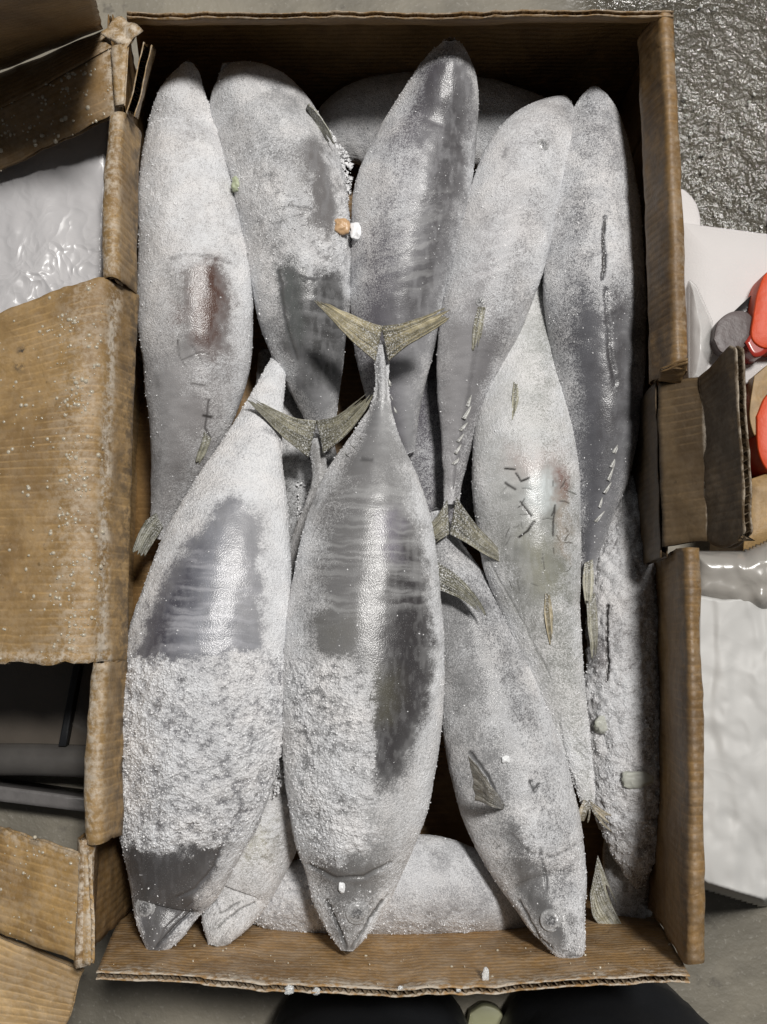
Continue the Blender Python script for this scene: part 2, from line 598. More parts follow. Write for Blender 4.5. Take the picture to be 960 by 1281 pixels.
def panel(name, S, su, sv, mat, parent, th=0.0048, step=0.004, rag=(0, 0, 0, 0), wear=None, darken=None, pitch=0.0056, seed=0, core=True, swap=False, spots=()):
    """a corrugated sheet: two liners and the fluted core between them. S maps (u,v) in 0..1 to space; su, sv are its size in metres;
    rag = raggedness in metres of the u0, u1, v0, v1 edges. Flutes run along v."""
    def uvwarp(u, v):
        p = np.stack([u * su * 90, v * sv * 90, np.full_like(u, seed)], -1)
        a = np.stack([u * su * 260, v * sv * 260, np.full_like(u, seed + 3.3)], -1)
        nz = (vnoise(p, seed) - 0.5) * 1.4 + (vnoise(a, seed + 1) - 0.5) * 0.7
        w0, w1 = np.clip(1 - u / 0.15, 0, 1), np.clip(1 - (1 - u) / 0.15, 0, 1)
        w2, w3 = np.clip(1 - v / 0.15, 0, 1), np.clip(1 - (1 - v) / 0.15, 0, 1)
        return u + nz * (w0 * rag[0] + w1 * rag[1]) / su, v + nz * (w2 * rag[2] + w3 * rag[3]) / sv

    def at(u, v):
        u, v = uvwarp(u, v)
        e = 1e-3
        p = S(u, v)
        pu = S(u + e, v) - S(u - e, v)
        pv = S(u, v + e) - S(u, v - e)
        nn = np.cross(pu, pv)
        nn /= np.linalg.norm(nn, axis=-1)[..., None] + 1e-12
        q = p * 28
        dz = (fbm(q, 3, seed) - 0.5) * 0.004 + (vnoise(p * 120, seed + 2) - 0.5) * 0.0008
        return p + nn * dz[..., None], nn

    nu, nv = max(4, int(su / step)), max(4, int(sv / step))
    u, v = np.meshgrid(np.linspace(0, 1, nu), np.linspace(0, 1, nv), indexing='ij')
    p, nn = at(u, v)
    lin = 0.0007
    layers = [p, p - nn * lin, p - nn * (th - lin), p - nn * th]
    V, F, UV, W, Dr = [], [], [], [], []
    off = 0
    wv = (wear(u, v) if wear else np.zeros_like(u)).ravel()
    dv = (darken(u, v) if darken else np.zeros_like(u)).ravel()
    for sx, sy, sr in spots:
        qx, qy = proj(p.reshape(-1, 3))
        dv = np.maximum(dv, 1.6 * np.exp(-(((qx - sx) ** 2 + (qy - sy) ** 2) / sr ** 2)))
    edge = np.r_[np.arange(nv), (np.arange(1, nu) * nv + nv - 1), ((nu - 1) * nv + np.arange(nv - 2, -1, -1)), (np.arange(nu - 2, 0, -1) * nv)]
    for a, bl in ((0, 1), (2, 3)):
        for li, flip in ((a, False), (bl, True)):
            f = grid_faces(nu, nv, off=off)
            F.append(f[:, ::-1] if flip else f)
            V.append(layers[li].reshape(-1, 3))
            UV.append(np.stack([v * sv, u * su] if swap else [u * su, v * sv], -1).reshape(-1, 2))
            W.append(wv); Dr.append(dv)
            off += nu * nv
        e0 = edge + off - 2 * nu * nv
        e1 = edge + off - nu * nv
        F.append(np.stack([e0, e1, np.roll(e1, -1), np.roll(e0, -1)], -1))
    o = mesh(name, np.concatenate(V), np.concatenate(F), mat, parent, True, {'wear': np.concatenate(W), 'darken': np.concatenate(Dr)}, np.concatenate(UV))
    if core:
        nw = max(2, int(su / pitch))
        mu = nw * 6 + 1
        mv = max(3, int(sv / 0.012))
        ins = 0.0006
        u, v = np.meshgrid(np.linspace(ins / su, 1 - ins / su, mu), np.linspace(ins / sv, 1 - ins / sv, mv), indexing='ij')
        p, nn = at(u, v)
        ph = np.sin(np.linspace(0, nw * 2 * np.pi, mu))[:, None]
        p = p - nn * (th / 2 + ph * (th / 2 - lin))[..., None]
        c = mesh('flute', p.reshape(-1, 3), grid_faces(mu, mv), M_CORE, o)
    return o


def quad_S(a, b, c, d, sag=0.0):
    """a=(u0,v0) b=(u1,v0) c=(u1,v1) d=(u0,v1)"""
    a, b, c, d = map(np.asarray, (a, b, c, d))

    def S(u, v):
        u, v = u[..., None], v[..., None]
        r = a * (1 - u) * (1 - v) + b * u * (1 - v) + c * u * v + d * (1 - u) * v
        r = r + np.array([0, 0, sag]) * (u - u * u + v - v * v) * 2
        return r
    su = (np.linalg.norm(b - a) + np.linalg.norm(c - d)) / 2
    sv = (np.linalg.norm(d - a) + np.linalg.norm(c - b)) / 2
    return S, su, sv


def prof_S(prof, y0, y1, skew=0.0, bend=0.0, xs=(0.0, 0.0)):
    """extrude an x-z profile from y0 to y1 (u), v follows the profile"""
    p = np.asarray(prof, float)
    d = np.r_[0, np.cumsum(np.hypot(*(p[1:] - p[:-1]).T))]

    def S(u, v):
        t = np.clip(v, 0, 1) * d[-1]
        x = np.interp(t, d, p[:, 0]) + (v - np.clip(v, 0, 1)) * 0
        z = np.interp(t, d, p[:, 1]) + (v - np.clip(v, 0, 1)) * d[-1] * np.sign(p[-1, 1] - p[-2, 1] + 1e-9) * (v > 1) \
            - (np.clip(v, 0, 1) - v) * 0
        # outside 0..1 go straight on
        x = x + np.where(v > 1, (v - 1) * (p[-1, 0] - p[-2, 0]) / (d[-1] - d[-2]) * d[-1], 0) + np.where(v < 0, v * (p[1, 0] - p[0, 0]) / d[1] * d[-1], 0)
        z = np.where(v > 1, p[-1, 1] + (v - 1) * (p[-1, 1] - p[-2, 1]) / (d[-1] - d[-2]) * d[-1], z)
        z = np.where(v < 0, p[0, 1] + v * (p[1, 1] - p[0, 1]) / d[1] * d[-1], z)
        y = y0 + (y1 - y0) * u + skew * (v - 0.5)
        x = x + bend * np.sin(np.pi * u) + xs[0] * (1 - u) + xs[1] * u
        return np.stack([x, y, z], -1)
    return S, abs(y1 - y0), d[-1], d


def rounded(prof, r=0.004, n=5):
    p = [np.array(q, float) for q in prof]
    out = [p[0]]
    for a, b, c in zip(p[:-2], p[1:-1], p[2:]):
        da, dc = (a - b) / np.linalg.norm(a - b), (c - b) / np.linalg.norm(c - b)
        rr = min(r, np.linalg.norm(a - b) * 0.45, np.linalg.norm(c - b) * 0.45)
        s, e = b + da * rr, b + dc * rr
        for k in range(n + 1):
            t = k / n
            out.append((1 - t) ** 2 * s + 2 * t * (1 - t) * b + t * t * e)
    out.append(p[-1])
    return out


def ridge_wear(vc, wd, base=0.12, top=1.0):
    return lambda u, v: base + top * np.exp(-((v - vc) / wd) ** 2)


def py_to_y(py, z=H):
    return P(480, py, z)[1]


for xa in (-.211, .212):
    S, su, sv = quad_S([xa, YT - .03, .15], [xa, YT + .035, .15], [xa, YT + .04, .004], [xa, YT - .03, .004])
    panel('side_wall', S, su, sv, M_CARD_IN, carton, th=0.004, step=0.006, seed=4)
# bottom panel of the carton
S, su, sv = quad_S((-.213, YB, 0.006), (-.213, YT + .036, 0.006), (.215, YT + .036, 0.006), (.215, YB, 0.006))
panel('bottom_panel', S, su, sv, M_CARD_IN, carton, th=0.005, step=0.012, seed=2)
# far wall
def bulge(S):
    def B(u, v):
        q = S(u, v)
        q[..., 1] += 0.036 * smooth(0.0, 0.35, v)
        return q
    return B


S, su, sv = quad_S((XRi + 0.012, YT, H + 0.001), (XLi - 0.004, YT, H - 0.003), (-.216, YT, 0.004), (.218, YT, 0.004))
panel('end_wall', bulge(S), su, sv, M_CARD_IN, carton, th=0.0042, step=0.004, rag=(0, 0, 0.0022, 0), wear=lambda u, v: 0.5 * np.exp(-(v / 0.012) ** 2), darken=lambda u, v: 0.5 * smooth(.3, .9, v), seed=5, swap=True)  # darker towards the bottom of the wall
# near wall, leaning a little outward
ex = 0.0095
S, su, sv = quad_S(P(121, 1215, H), P(863, 1220, H), [.2150, YB + 0.010, 0.004], [-.2095, YB + 0.010, 0.004])


def S_near(u, v, S=S):
    r = S(u, v)
    r[..., 1] -= 0.009 * np.sin(np.pi * np.clip(u, 0, 1)) ** 2 * (1 - v)
    return r


near_wall = panel('end_wall', S_near, su, sv, M_CARD_NEAR, carton, th=0.0046, step=0.003, rag=(0, 0, 0.003, 0), wear=lambda u, v: 0.25 + 1.0 * np.exp(-(v / 0.06) ** 2), darken=lambda u, v: 0.35 * smooth(.35, .8, v), seed=8, swap=True)  # lower part made darker

# left side: rolled rim, flap, rolled rim, flap
R = 0.0065
rollL = rounded([(-.211, .006), (-.208, .125), (XLi + 0.003, H - 0.036), (XLi - 0.003, H + 0.001), (XLo - 0.001, H - 0.002), (XLo - 0.004, H - 0.02), (-.219, .10), (-.222, 0.004)], 0.006)
for y_a, y_b, sd, dx in ((138, 347, 11, 0.0), (829, 1056, 14, 0.0025)):
    S, su, sv, d = prof_S([(x + dx, z) for x, z in rollL], py_to_y(y_b), py_to_y(y_a), 0, -0.002)
    panel('rolled_rim', S, su, sv, M_CARD, carton, th=0.0042, step=0.0028, rag=(0.0018, 0.0018, 0, 0), wear=ridge_wear(0.52, 0.03, 0.12, 0.8), darken=lambda u, v: 0.65 * np.exp(-((v - 0.42) / 0.04) ** 2), seed=sd, core=True)  # darker band on the inner face just below the ridge
flapL = rounded([(-.211, 0.006), (-.208, 0.12), (XLi + 0.004, H - 0.040), (XLi - 0.011, H - 0.002), (XLo - 0.013, H + 0.001), (XLo - 0.075, H - 0.012), (XLo - 0.155, H - 0.030)], 0.005)
S, su, sv, dB = prof_S(flapL, py_to_y(829), py_to_y(347), 0.0, -0.0015)


def S_flap(u, v, S=S):
    r = S(u, v)
    out = np.clip((-0.196 - r[..., 0]) / 0.1, 0, 2)
    r[..., 1] += out * np.where(u > 0.5, (u - 0.5) * -0.05, 0) * 1.2
    return r


vr = 0.445
big_flap = panel('side_flap', S_flap, su, sv, M_CARD, carton, th=0.0048, step=0.003, rag=(0.0022, 0.0022, 0, 0.002), wear=lambda u, v: 0.10 + 1.1 * np.exp(-((v - 0.535) / 0.016) ** 2) + 0.8 * np.exp(-(u / 0.03) ** 2) * (v > 0.5) + 0.35 * np.exp(-((v - 0.60) / 0.04) ** 2),
                 darken=lambda u, v: 0.7 * np.exp(-((v - 0.46) / 0.05) ** 2), seed=17, spots=[(29, 440, 6), (25, 458, 6), (30, 452, 5)])  # darker band on the inner slope, and small dark spots
# lower corner of the left side: low wall and two flaps
lowL = rounded([(-.209, 0.006), (-.204, .11), (XLi - 0.006, H - 0.008), (XLo - 0.001, H - 0.001), (XLo - 0.006, H - 0.012), (XLo - 0.005, 0.004)], 0.003)
S, su, sv, d = prof_S(lowL, py_to_y(1212), py_to_y(1052), 0, 0)
panel('side_wall', S, su, sv, M_CARD_IN, carton, th=0.004, step=0.003, rag=(0.001, 0.001, 0, 0), wear=ridge_wear(0.49, 0.03, 0.1), seed=21)
S, su, sv = quad_S(P(115, 1210, H - 0.002), P(111, 1069, H - 0.002), P(-70, 1018, 0.165), P(-70, 1142, 0.165))
flap_f = panel('side_flap', S, su, sv, M_CARD_LT, carton, th=0.0048, step=0.003, rag=(0.001, 0.002, 0.001, 0), wear=lambda u, v: 0.2 + 0.9 * np.exp(-(v / 0.04) ** 2) + 0.5 * np.exp(-((1 - u) / 0.08) ** 2), darken=lambda u, v: 0.6 * np.exp(-((1 - u) / 0.06) ** 2), seed=24)
S, su, sv = quad_S(P(78, 1300, 0.150), P(102, 1216, 0.160), P(-70, 1143, 0.158), P(-90, 1300, 0.145))
flap_g = panel('corner_flap', S, su, sv, mk_card('pale_brown_card', (0.43, 0.29, 0.14)), carton, th=0.0048, step=0.003, rag=(0, 0.0012, 0.0012, 0), wear=lambda u, v: 0.25 + 0 * u, seed=27)

# top-left flaps
S, su, sv = quad_S(P(151, 138, H), P(141, 60, H + 0.004), P(-70, 175, 0.175), P(-70, 245, 0.150))
flap_b = panel('side_flap', S, su, sv, M_CARD_DK, carton, th=0.0048, step=0.003, rag=(0.0015, 0, 0.001, 0), wear=lambda u, v: 0.12 + 1.0 * np.exp(-(v / 0.05) ** 2), seed=31)
S, su, sv = quad_S(P(141, 59, H + 0.004), P(130, 38, H - 0.004), P(-70, 120, 0.150), P(-70, 174, 0.175))
panel('flap_fold', S, su, sv, M_CARD_DK, carton, th=0.004, step=0.003, wear=lambda u, v: 0.15 + 0.4 * np.exp(-(v / 0.1) ** 2), seed=33)
S, su, sv = quad_S(P(129, 36, H - 0.004), P(113, -30, 0.33), P(-80, -30, 0.34), P(-80, 122, 0.150))
panel('corner_flap', S, su, sv, M_CARD_DK, carton, th=0.0042, step=0.004, rag=(0, 0, 0.0008, 0), wear=lambda u, v: 0.05 + 0.6 * np.exp(-(v / 0.01) ** 2), seed=35)
# crumpled corner and its exposed edge
S, su, sv = quad_S(P(160, 62, H + 0.006), P(128, 44, H + 0.004), P(150, 26, H + 0.004), P(176, 42, H + 0.006), 0.004)


def S_cr(u, v, S=S):
    r = S(u, v)
    r[..., 2] += (fbm(r * 75, 2, 4) - 0.5) * 0.013
    return r


panel('crumpled_corner', S_cr, su, sv, M_CARD, carton, th=0.003, step=0.0012, wear=lambda u, v: 0.9 + 0 * u, seed=37, core=False)
S, su, sv = quad_S(P(146, 134, H + 0.003), P(141, 60, H + 0.006), P(162, 56, H + 0.008), P(157, 132, H + 0.004))
panel('corner_tab', S, su, sv, M_CARD, carton, th=0.003, step=0.002, wear=lambda u, v: 0.7 + 0 * u, seed=39)
S, su, sv = quad_S(P(158, 142, H + 0.002), P(180, 52, H + 0.008), P(186, 60, 0.10), P(164, 146, 0.10))
panel('corner_tab', S, su, sv, M_CARD, carton, th=0.0062, step=0.002, rag=(0.0005, 0.001, 0.0008, 0), wear=lambda u, v: 0.6 + 0 * u, seed=41, pitch=0.0046)
S, su, sv = quad_S(P(168, 340, 0.03) * [0, 1, 1] + [XLi - .028, 0, 0], [XLi - .028, YT, 0.03], [XLi - 0.005, YT, H - 0.006], P(168, 130, H - 0.006) * [0, 1, 1] + [XLi - 0.004, 0, 0])
panel('side_wall', S, su, sv, M_CARD_IN, carton, th=0.004, step=0.004, wear=lambda u, v: 0.15 + 0 * u, seed=43)

# right side
rollR = rounded([(.224, .004), (.220, .10), (XRo + 0.002, H - 0.02), (XRo + 0.001, H - 0.003), (XRi + 0.003, H + 0.001), (XRi - 0.006, H - 0.036), (.211, .125), (.213, .006)], 0.006)
rollR2 = rounded([(.224, .004), (.220, .10), (XRo + 0.002, H - 0.02), (XRo + 0.001, H - 0.003), (XRi + 0.003, H + 0.001), (XRi + 0.001, H - 0.014), (.203, .12), (.208, .05), (.208, .006)], 0.006)
for y_a, y_b, sd, bend, prof in ((12, 462, 45, 0.001, rollR), (684, 1208, 49, 0.0015, rollR2)):
    S, su, sv, d = prof_S(prof, py_to_y(y_b), py_to_y(y_a), 0, bend, (0, 0) if y_a < 100 else (-0.0055, 0.0025))
    panel('rolled_rim', S, su, sv, M_CARD_IN, carton, th=0.0042, step=0.0028, rag=(0.0016, 0.0010, 0, 0), wear=ridge_wear(0.455, 0.025, 0.10, 0.8), darken=lambda u, v: 0.4 * np.exp(-((v - 0.53) / 0.05) ** 2), seed=sd)  # inner face darker next to the ridge
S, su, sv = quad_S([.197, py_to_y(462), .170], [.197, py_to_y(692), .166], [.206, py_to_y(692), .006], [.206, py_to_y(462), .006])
panel('side_wall', S, su, sv, M_CARD_SHADE, carton, th=0.005, step=0.003, rag=(0, 0, 0.0008, 0), darken=lambda u, v: 0.4 + 0 * u, seed=53)  # shade beside the tab, put into the card colour
# torn lip beside the tab
S, su, sv = quad_S(P(824, 474, 0.175), P(826, 462, 0.19), P(862, 446, 0.206), P(852, 476, 0.180))
panel('torn_lip', S, su, sv, M_CARD_DK, carton, th=0.003, step=0.002, rag=(0.001, 0.0015, 0, 0.001), seed=55)
# the handle tab: two leaves with a crease between
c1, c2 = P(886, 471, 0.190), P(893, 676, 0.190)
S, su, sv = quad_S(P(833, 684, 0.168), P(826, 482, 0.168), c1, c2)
tab = panel('handle_tab', S, su, sv, M_CARD_SHADE, carton, th=0.0048, step=0.003, rag=(0.0008, 0.0008, 0.0006, 0), wear=lambda u, v: 0.03 + 0.7 * np.exp(-((1 - v) / 0.02) ** 2), seed=57)
aa, bb = P(944, 672, 0.236), P(929, 428, 0.236)


def S_tab(u, v):
    uu = u[..., None]
    base = c2 * (1 - uu) + c1 * uu
    tip = aa * (1 - uu) + bb * uu
    r = base + (tip - base) * v[..., None]
    cut = np.clip((u - 0.93) / 0.07, 0, 1) ** 2 * 0.05 * 0
    low = np.exp(-((u - 0.0) / 0.05) ** 2) * np.sin(np.pi * np.clip(v, 0, 1)) * 0.006
    r[..., 1] -= low
    rc = np.clip((np.abs(u - 0.5) - 0.455) / 0.045, 0, 1) ** 2 * np.clip((v - 0.5) / 0.5, 0, 1)
    r -= (tip - base) * (rc * 0.14)[..., None]
    return r


panel('handle_tab', S_tab, 0.125, 0.034, M_CARD_SHADE, carton, th=0.0056, step=0.002, rag=(0.0006, 0.0012, 0, 0.0006), wear=lambda u, v: 0.08 + 0.6 * np.exp(-(v / 0.02) ** 2) + 0.5 * np.exp(-((1 - v) / 0.03) ** 2), seed=59)


def drops(parent, S_obj, n, smin, smax, pick):
    """frozen droplets sitting on a panel's upper liner"""
    me = S_obj.data
    k = len(me.vertices) // 4
    co = np.empty(len(me.vertices) * 3, np.float32)
    me.vertices.foreach_get('co', co)
    co = co.reshape(-1, 3)[:k] + parent_loc(S_obj)
    px, py = proj(co)
    w = pick(px, py) * (vnoise(co * 110, 3) > 0.45)
    w = w / w.sum()
    i = RNG.choice(k, n, p=w)
    pos = co[i] + RNG.normal(size=(n, 3)) * [0.0012, 0.0012, 0]
    s = smin + (smax - smin) * RNG.random(n) ** 2.5
    # low domes
    a = np.linspace(0, 2 * np.pi, 8, endpoint=False)
    dome = np.concatenate([np.c_[np.cos(a), np.sin(a), 0 * a - 0.2], np.c_[0.75 * np.cos(a), 0.75 * np.sin(a), 0 * a + 0.45], [[0, 0, 0.72]]])
    f4 = np.array([[j, (j + 1) % 8, 8 + (j + 1) % 8, 8 + j] for j in range(8)])
    f3 = np.array([[8 + j, 8 + (j + 1) % 8, 16] for j in range(8)])
    v = dome[None] * s[:, None, None] * RNG.uniform(0.8, 1.2, (n, 1, 3)) + pos[:, None, :]
    o = (np.arange(n) * 17)[:, None, None]
    return mesh('frozen_droplets', v.reshape(-1, 3), [(f4[None] + o).reshape(-1, 4), (f3[None] + o).reshape(-1, 3)], M_DROP, parent, True, kind='stuff')


drops(carton, big_flap, 420, 0.0005, 0.0017, lambda x, y: ((x < 128) & (x > -10) & (y > 340) & (y < 830)) * (0.1 + np.exp(-((x - 105 + (y - 400) * 0.02) / 26) ** 2)))
drops(carton, flap_b, 130, 0.0006, 0.0018, lambda x, y: ((x < 145) & (x > -10)) * 1.0)
drops(carton, near_wall, 110, 0.0003, 0.0011, lambda x, y: (y > 1180) * 1.0)
drops(carton, flap_f, 60, 0.0005, 0.0013, lambda x, y: ((x < 110) & (x > -10)) * 1.0)

# ------------------------------------------------------------------ fish
FROST_POOL = []


class Fish:
    pass


def fish(name_label, st, ratio=0.78, frost=0.62, skin=(0.20, 0.205, 0.22), belly=None, melt=(), crust=(), paint=(), grooves=(), scratches=(), bands=(), res=1.25, grain=1.0, seed=1, lump=0.0, lat=0.0, frost_edge=0.0):
    """st: stations (x, y, width, z of the axis) in photo pixels and metres, from one end to the other"""
    st = np.asarray(st, float)
    L = np.sum(np.hypot(*(st[1:, :2] - st[:-1, :2]).T))
    nu = int(L / res)
    c = catmull(st, nu)
    c[:, 2] = np.maximum(c[:, 2], 3)
    cen = PA(c[:, 0], c[:, 1], c[:, 3])
    v = (640.5 - c[:, 1]) / FPX
    depth = (CAMZ - c[:, 3]) / (CT - v * ST)
    a = c[:, 2] / 2 * depth / FPX
    T = np.gradient(cen, axis=0)
    T /= np.linalg.norm(T, axis=1)[:, None]
    Sd = np.cross(T, [0, 0, 1.0])
    Sd /= np.linalg.norm(Sd, axis=1)[:, None]
    U = np.cross(Sd, T)
    wmax = st[:, 2].max()
    nd = int(wmax * 1.45 / res)
    th = np.r_[np.radians(np.linspace(-35, 215, nd)), np.radians(np.linspace(215, 325, 12)[1:-1])]
    nv = len(th)
    ct, st_ = np.cos(th), np.sin(th)
    # slightly flattened flank
    rr = 1.0 + 0.03 * np.cos(4 * th)
    pos = cen[:, None, :] + a[:, None, None] * (rr * ct)[None, :, None] * Sd[:, None, :] + (a * ratio)[:, None, None] * (rr * st_)[None, :, None] * U[:, None, :]
    uu, lat_ = np.meshgrid(np.linspace(0, 1, nu), ct, indexing='ij')
    gu = np.gradient(pos, axis=0)
    gv = np.roll(pos, -1, 1) - np.roll(pos, 1, 1)
    nn = np.cross(gv, gu)
    nn /= np.linalg.norm(nn, axis=-1)[..., None] + 1e-12
    if (nn[nu // 2, nd // 2] * U[nu // 2]).sum() < 0:
        nn = -nn
    px, py = proj(pos)
    q = pos * 1000.0 + seed * 31.7                                     # millimetres
    up = nn[..., 2]
    n_big = fbm(q / 22.0, 3, seed)
    n_mid = fbm(q / 7.0, 3, seed + 4)
    wx = px + (n_mid - 0.5) * 24 + (vnoise(q / 1.6, seed + 6) - 0.5) * 8
    wy = py + (fbm(q / 7.0 + 40, 3, seed + 8) - 0.5) * 24 + (vnoise(q / 1.6 + 9, seed + 7) - 0.5) * 8
    fr = frost + 0.08 + (n_big - 0.5) * 0.62 + (n_mid - 0.5) * 0.22 + frost_edge * (np.abs(lat_) ** 2.8)
    cr = np.zeros_like(fr)
    dep = np.zeros_like(fr)
    col = np.empty(pos.shape)
    sk = np.array(skin)
    be = np.array(belly if belly is not None else (0.42, 0.42, 0.43))
    t = smooth(-0.5, 0.6, lat_ * (1 if lat >= 0 else -1)) * abs(lat)
    col[:] = sk * (1 - t[..., None]) + be * t[..., None]
    col *= (0.8 + 0.45 * fbm(q / np.array([9.0, 3.0, 9.0]), 3, seed + 12))[..., None]
    bx, by = (fbm(q / 13.0 + 7, 3, seed + 51) - 0.5) * 30, (fbm(q / 13.0 + 77, 3, seed + 52) - 0.5) * 30
    for poly, amt, soft in melt:
        m = poly_mask(px + (wx - px) * 0.6 + bx * 0.8, py + (wy - py) * 0.6 + by * 0.8, poly, soft * 1.9)
        fr = fr - 1.25 * amt * m
        dep -= 0.0005 * m * min(1.0, amt)
    for poly, amt, soft in crust:
        m = poly_mask(wx + bx * 0.8, wy + by * 0.5, poly, soft * 1.6)
        cr = np.maximum(cr, amt * m)
        fr = fr + (0.80 + (n_mid - 0.5) * 0.5 + (n_big - 0.5) * 0.4 - fr) * m * min(1, amt)
    for poly, rgb, amt, soft in paint:
        m = (poly_mask(px + (wx - px) * 0.6 + bx * 0.8, py + (wy - py) * 0.6 + by * 0.8, poly, soft * 2.0) * amt * (0.65 + 0.35 * smooth(0.30, 0.52, fbm(np.stack([px / 5.0, py / 16.0, 0 * px + seed], -1), 3, seed + 15))))[..., None]
        col = col * (1 - m) + np.array(rgb) * np.array([1.03, 1.0, 0.95]) * (0.75 if max(rgb) < 0.27 else 0.95) * m
    for poly, ang, rgb, amt in bands:                                    # muscle bands that show through the skin
        m = poly_mask(wx, wy, poly, 14)
        ca, sa = math.cos(ang), math.sin(ang)
        w = np.stack([(px * ca + py * sa) / 60.0, (-px * sa + py * ca) / 4.0 + (n_mid - 0.5) * 1.6 + (n_big - 0.5) * 3, np.full_like(px, seed)], -1)
        b = smooth(0.38, 0.78, fbm(w, 3, seed + 20)) * m * amt * 0.75
        col = col * (1 - b[..., None]) + np.array(rgb) * b[..., None]
        dep += b * 0.00015
    for poly, wd, dp, dark in grooves:
        d = seg_dist(px + (n_mid - 0.5) * 5, py + (n_big - 0.5) * 5, poly)
        m = np.exp(-(d / wd) ** 2) * (up > 0)
        dep -= dp * m
        fr = fr - dark * m
        col = col * (1 - 0.6 * np.clip(dark, 0, 1) * m[..., None])
    for poly, wd, amt in scratches:
        d = seg_dist(px + (n_mid - 0.5) * 3, py, poly)
        m = np.clip(1.5 * np.exp(-(d / (wd * 0.85)) ** 2), 0, 1) * amt * (up > 0)
        fr = fr - 1.6 * m
        dep -= 0.0003 * m
        col = col * (1 - m[..., None]) + np.array([0.035, 0.032, 0.03]) * m[..., None]
    fr = np.clip(fr, 0, 1.1)
    # frost relief
    g1 = worley(q / 1.75, seed)
    g2 = vnoise(q / 0.9, seed + 2)
    h = np.clip(fr, 0, 1) * ((0.55 - g1) * 0.0008 + (g2 - 0.5) * 0.00045)
    fr = np.where(fr > 0.02, np.clip(fr + ((0.52 - g1) * 0.34 + (g2 - 0.5) * 0.22) * np.clip(fr * 3, 0, 1) * (1 - 0.35 * cr), 0.02, 1.15), fr)
    if cr.max() > 0:
        c1_ = fbm(q / 3.4, 4, seed + 3)
        c2_ = fbm(q / 9.0, 3, seed + 33)
        c3_ = 1 - np.abs(2 * fbm(q / 2.6, 3, seed + 43) - 1)
        h += cr * ((c1_ - 0.5) * 0.0026 + (c2_ - 0.45) * 0.0036 + (c3_ - 0.7) * 0.0010 + (g2 - 0.5) * 0.0008)
        fr = fr - cr * 0.55 * smooth(0.60, 0.34, c1_) * smooth(0.66, 0.36, c2_)
    if lump:
        h += lump * ((0.6 - worley(q / 7.5, seed + 13)) * 0.0030 + (n_mid - 0.5) * 0.003)
    h += (n_big - 0.5) * 0.0016 + dep
    top = smooth(-0.5, 0.0, st_)[None, :]
    ends = np.minimum(1, np.minimum(np.arange(nu), np.arange(nu)[::-1]) / 14.0)[:, None]
    pos2 = pos + nn * (h * top * ends)[..., None]
    # end caps
    e0, e1 = pos2[0].mean(0) - T[0] * a[0] * 0.6, pos2[-1].mean(0) + T[-1] * a[-1] * 0.6
    V = np.concatenate([pos2.reshape(-1, 3), [e0, e1]])
    k = nu * nv
    j = np.arange(nv)
    f3 = np.concatenate([np.stack([np.full(nv, k), (j + 1) % nv, j], -1), np.stack([np.full(nv, k + 1), (nu - 1) * nv + j, (nu - 1) * nv + (j + 1) % nv], -1)])
    f4 = grid_faces(nu, nv, True)[:, ::-1]
    ext = lambda A: np.concatenate([A.reshape(-1, *A.shape[2:]), A[0, :1], A[-1, :1]])
    lo = pos2[..., 2].min()
    mid = cen[nu // 2]
    root = empty('frozen_fish', (mid[0], mid[1], lo), name_label, 'fish', 'frozen fish packed in the carton')
    # winding: outward
    tri = pos2[nu // 2, nd // 2], pos2[nu // 2, nd // 2 + 1], pos2[nu // 2 + 1, nd // 2]
    if np.dot(np.cross(tri[1] - tri[0], tri[2] - tri[0]), U[nu // 2]) > 0:
        f4 = f4[:, ::-1]
        f3 = f3[:, ::-1]
    # NB f4 was built reversed: the test above looks at the un-reversed order
    f4 = f4[:, ::-1]; f3 = f3[:, ::-1]
    f4 = f4[:, ::-1]; f3 = f3[:, ::-1]
    mesh('body', V, [f4, f3], M_FISH, root, True, {'frost': ext(fr), 'crust': ext(cr), 'skin': ext(col)})
    F = Fish()
    F.root, F.pos, F.nn, F.px, F.py, F.seed = root, pos2, nn, px, py, seed
    F.up = up
    # loose frost grains standing on the skin
    w = (0.035 + np.clip(fr - 0.35, 0, 1) * 0.35 + cr * 1.3 + lump * 0.4) * (up > -0.25)
    w = w.ravel()
    n = int(min(15000, w.sum() * 0.12 * grain))
    if n > 20:
        i = RNG.choice(len(w), n, p=w / w.sum())
        s = (0.00028 + 0.00055 * RNG.random(n) ** 3) * (1 + 0.35 * cr.ravel()[i] * RNG.random(n))
        grains('frost_grains', pos2.reshape(-1, 3)[i] + nn.reshape(-1, 3)[i] * s[:, None] * 0.35, s, M_FROST, root)
    return F


def surf(F, x, y):
    d = (F.px - x) ** 2 + (F.py - y) ** 2 + np.where(F.up > 0.05, 0, 1e6)
    i = np.unravel_index(np.argmin(d), d.shape)
    return F.pos[i], F.nn[i]


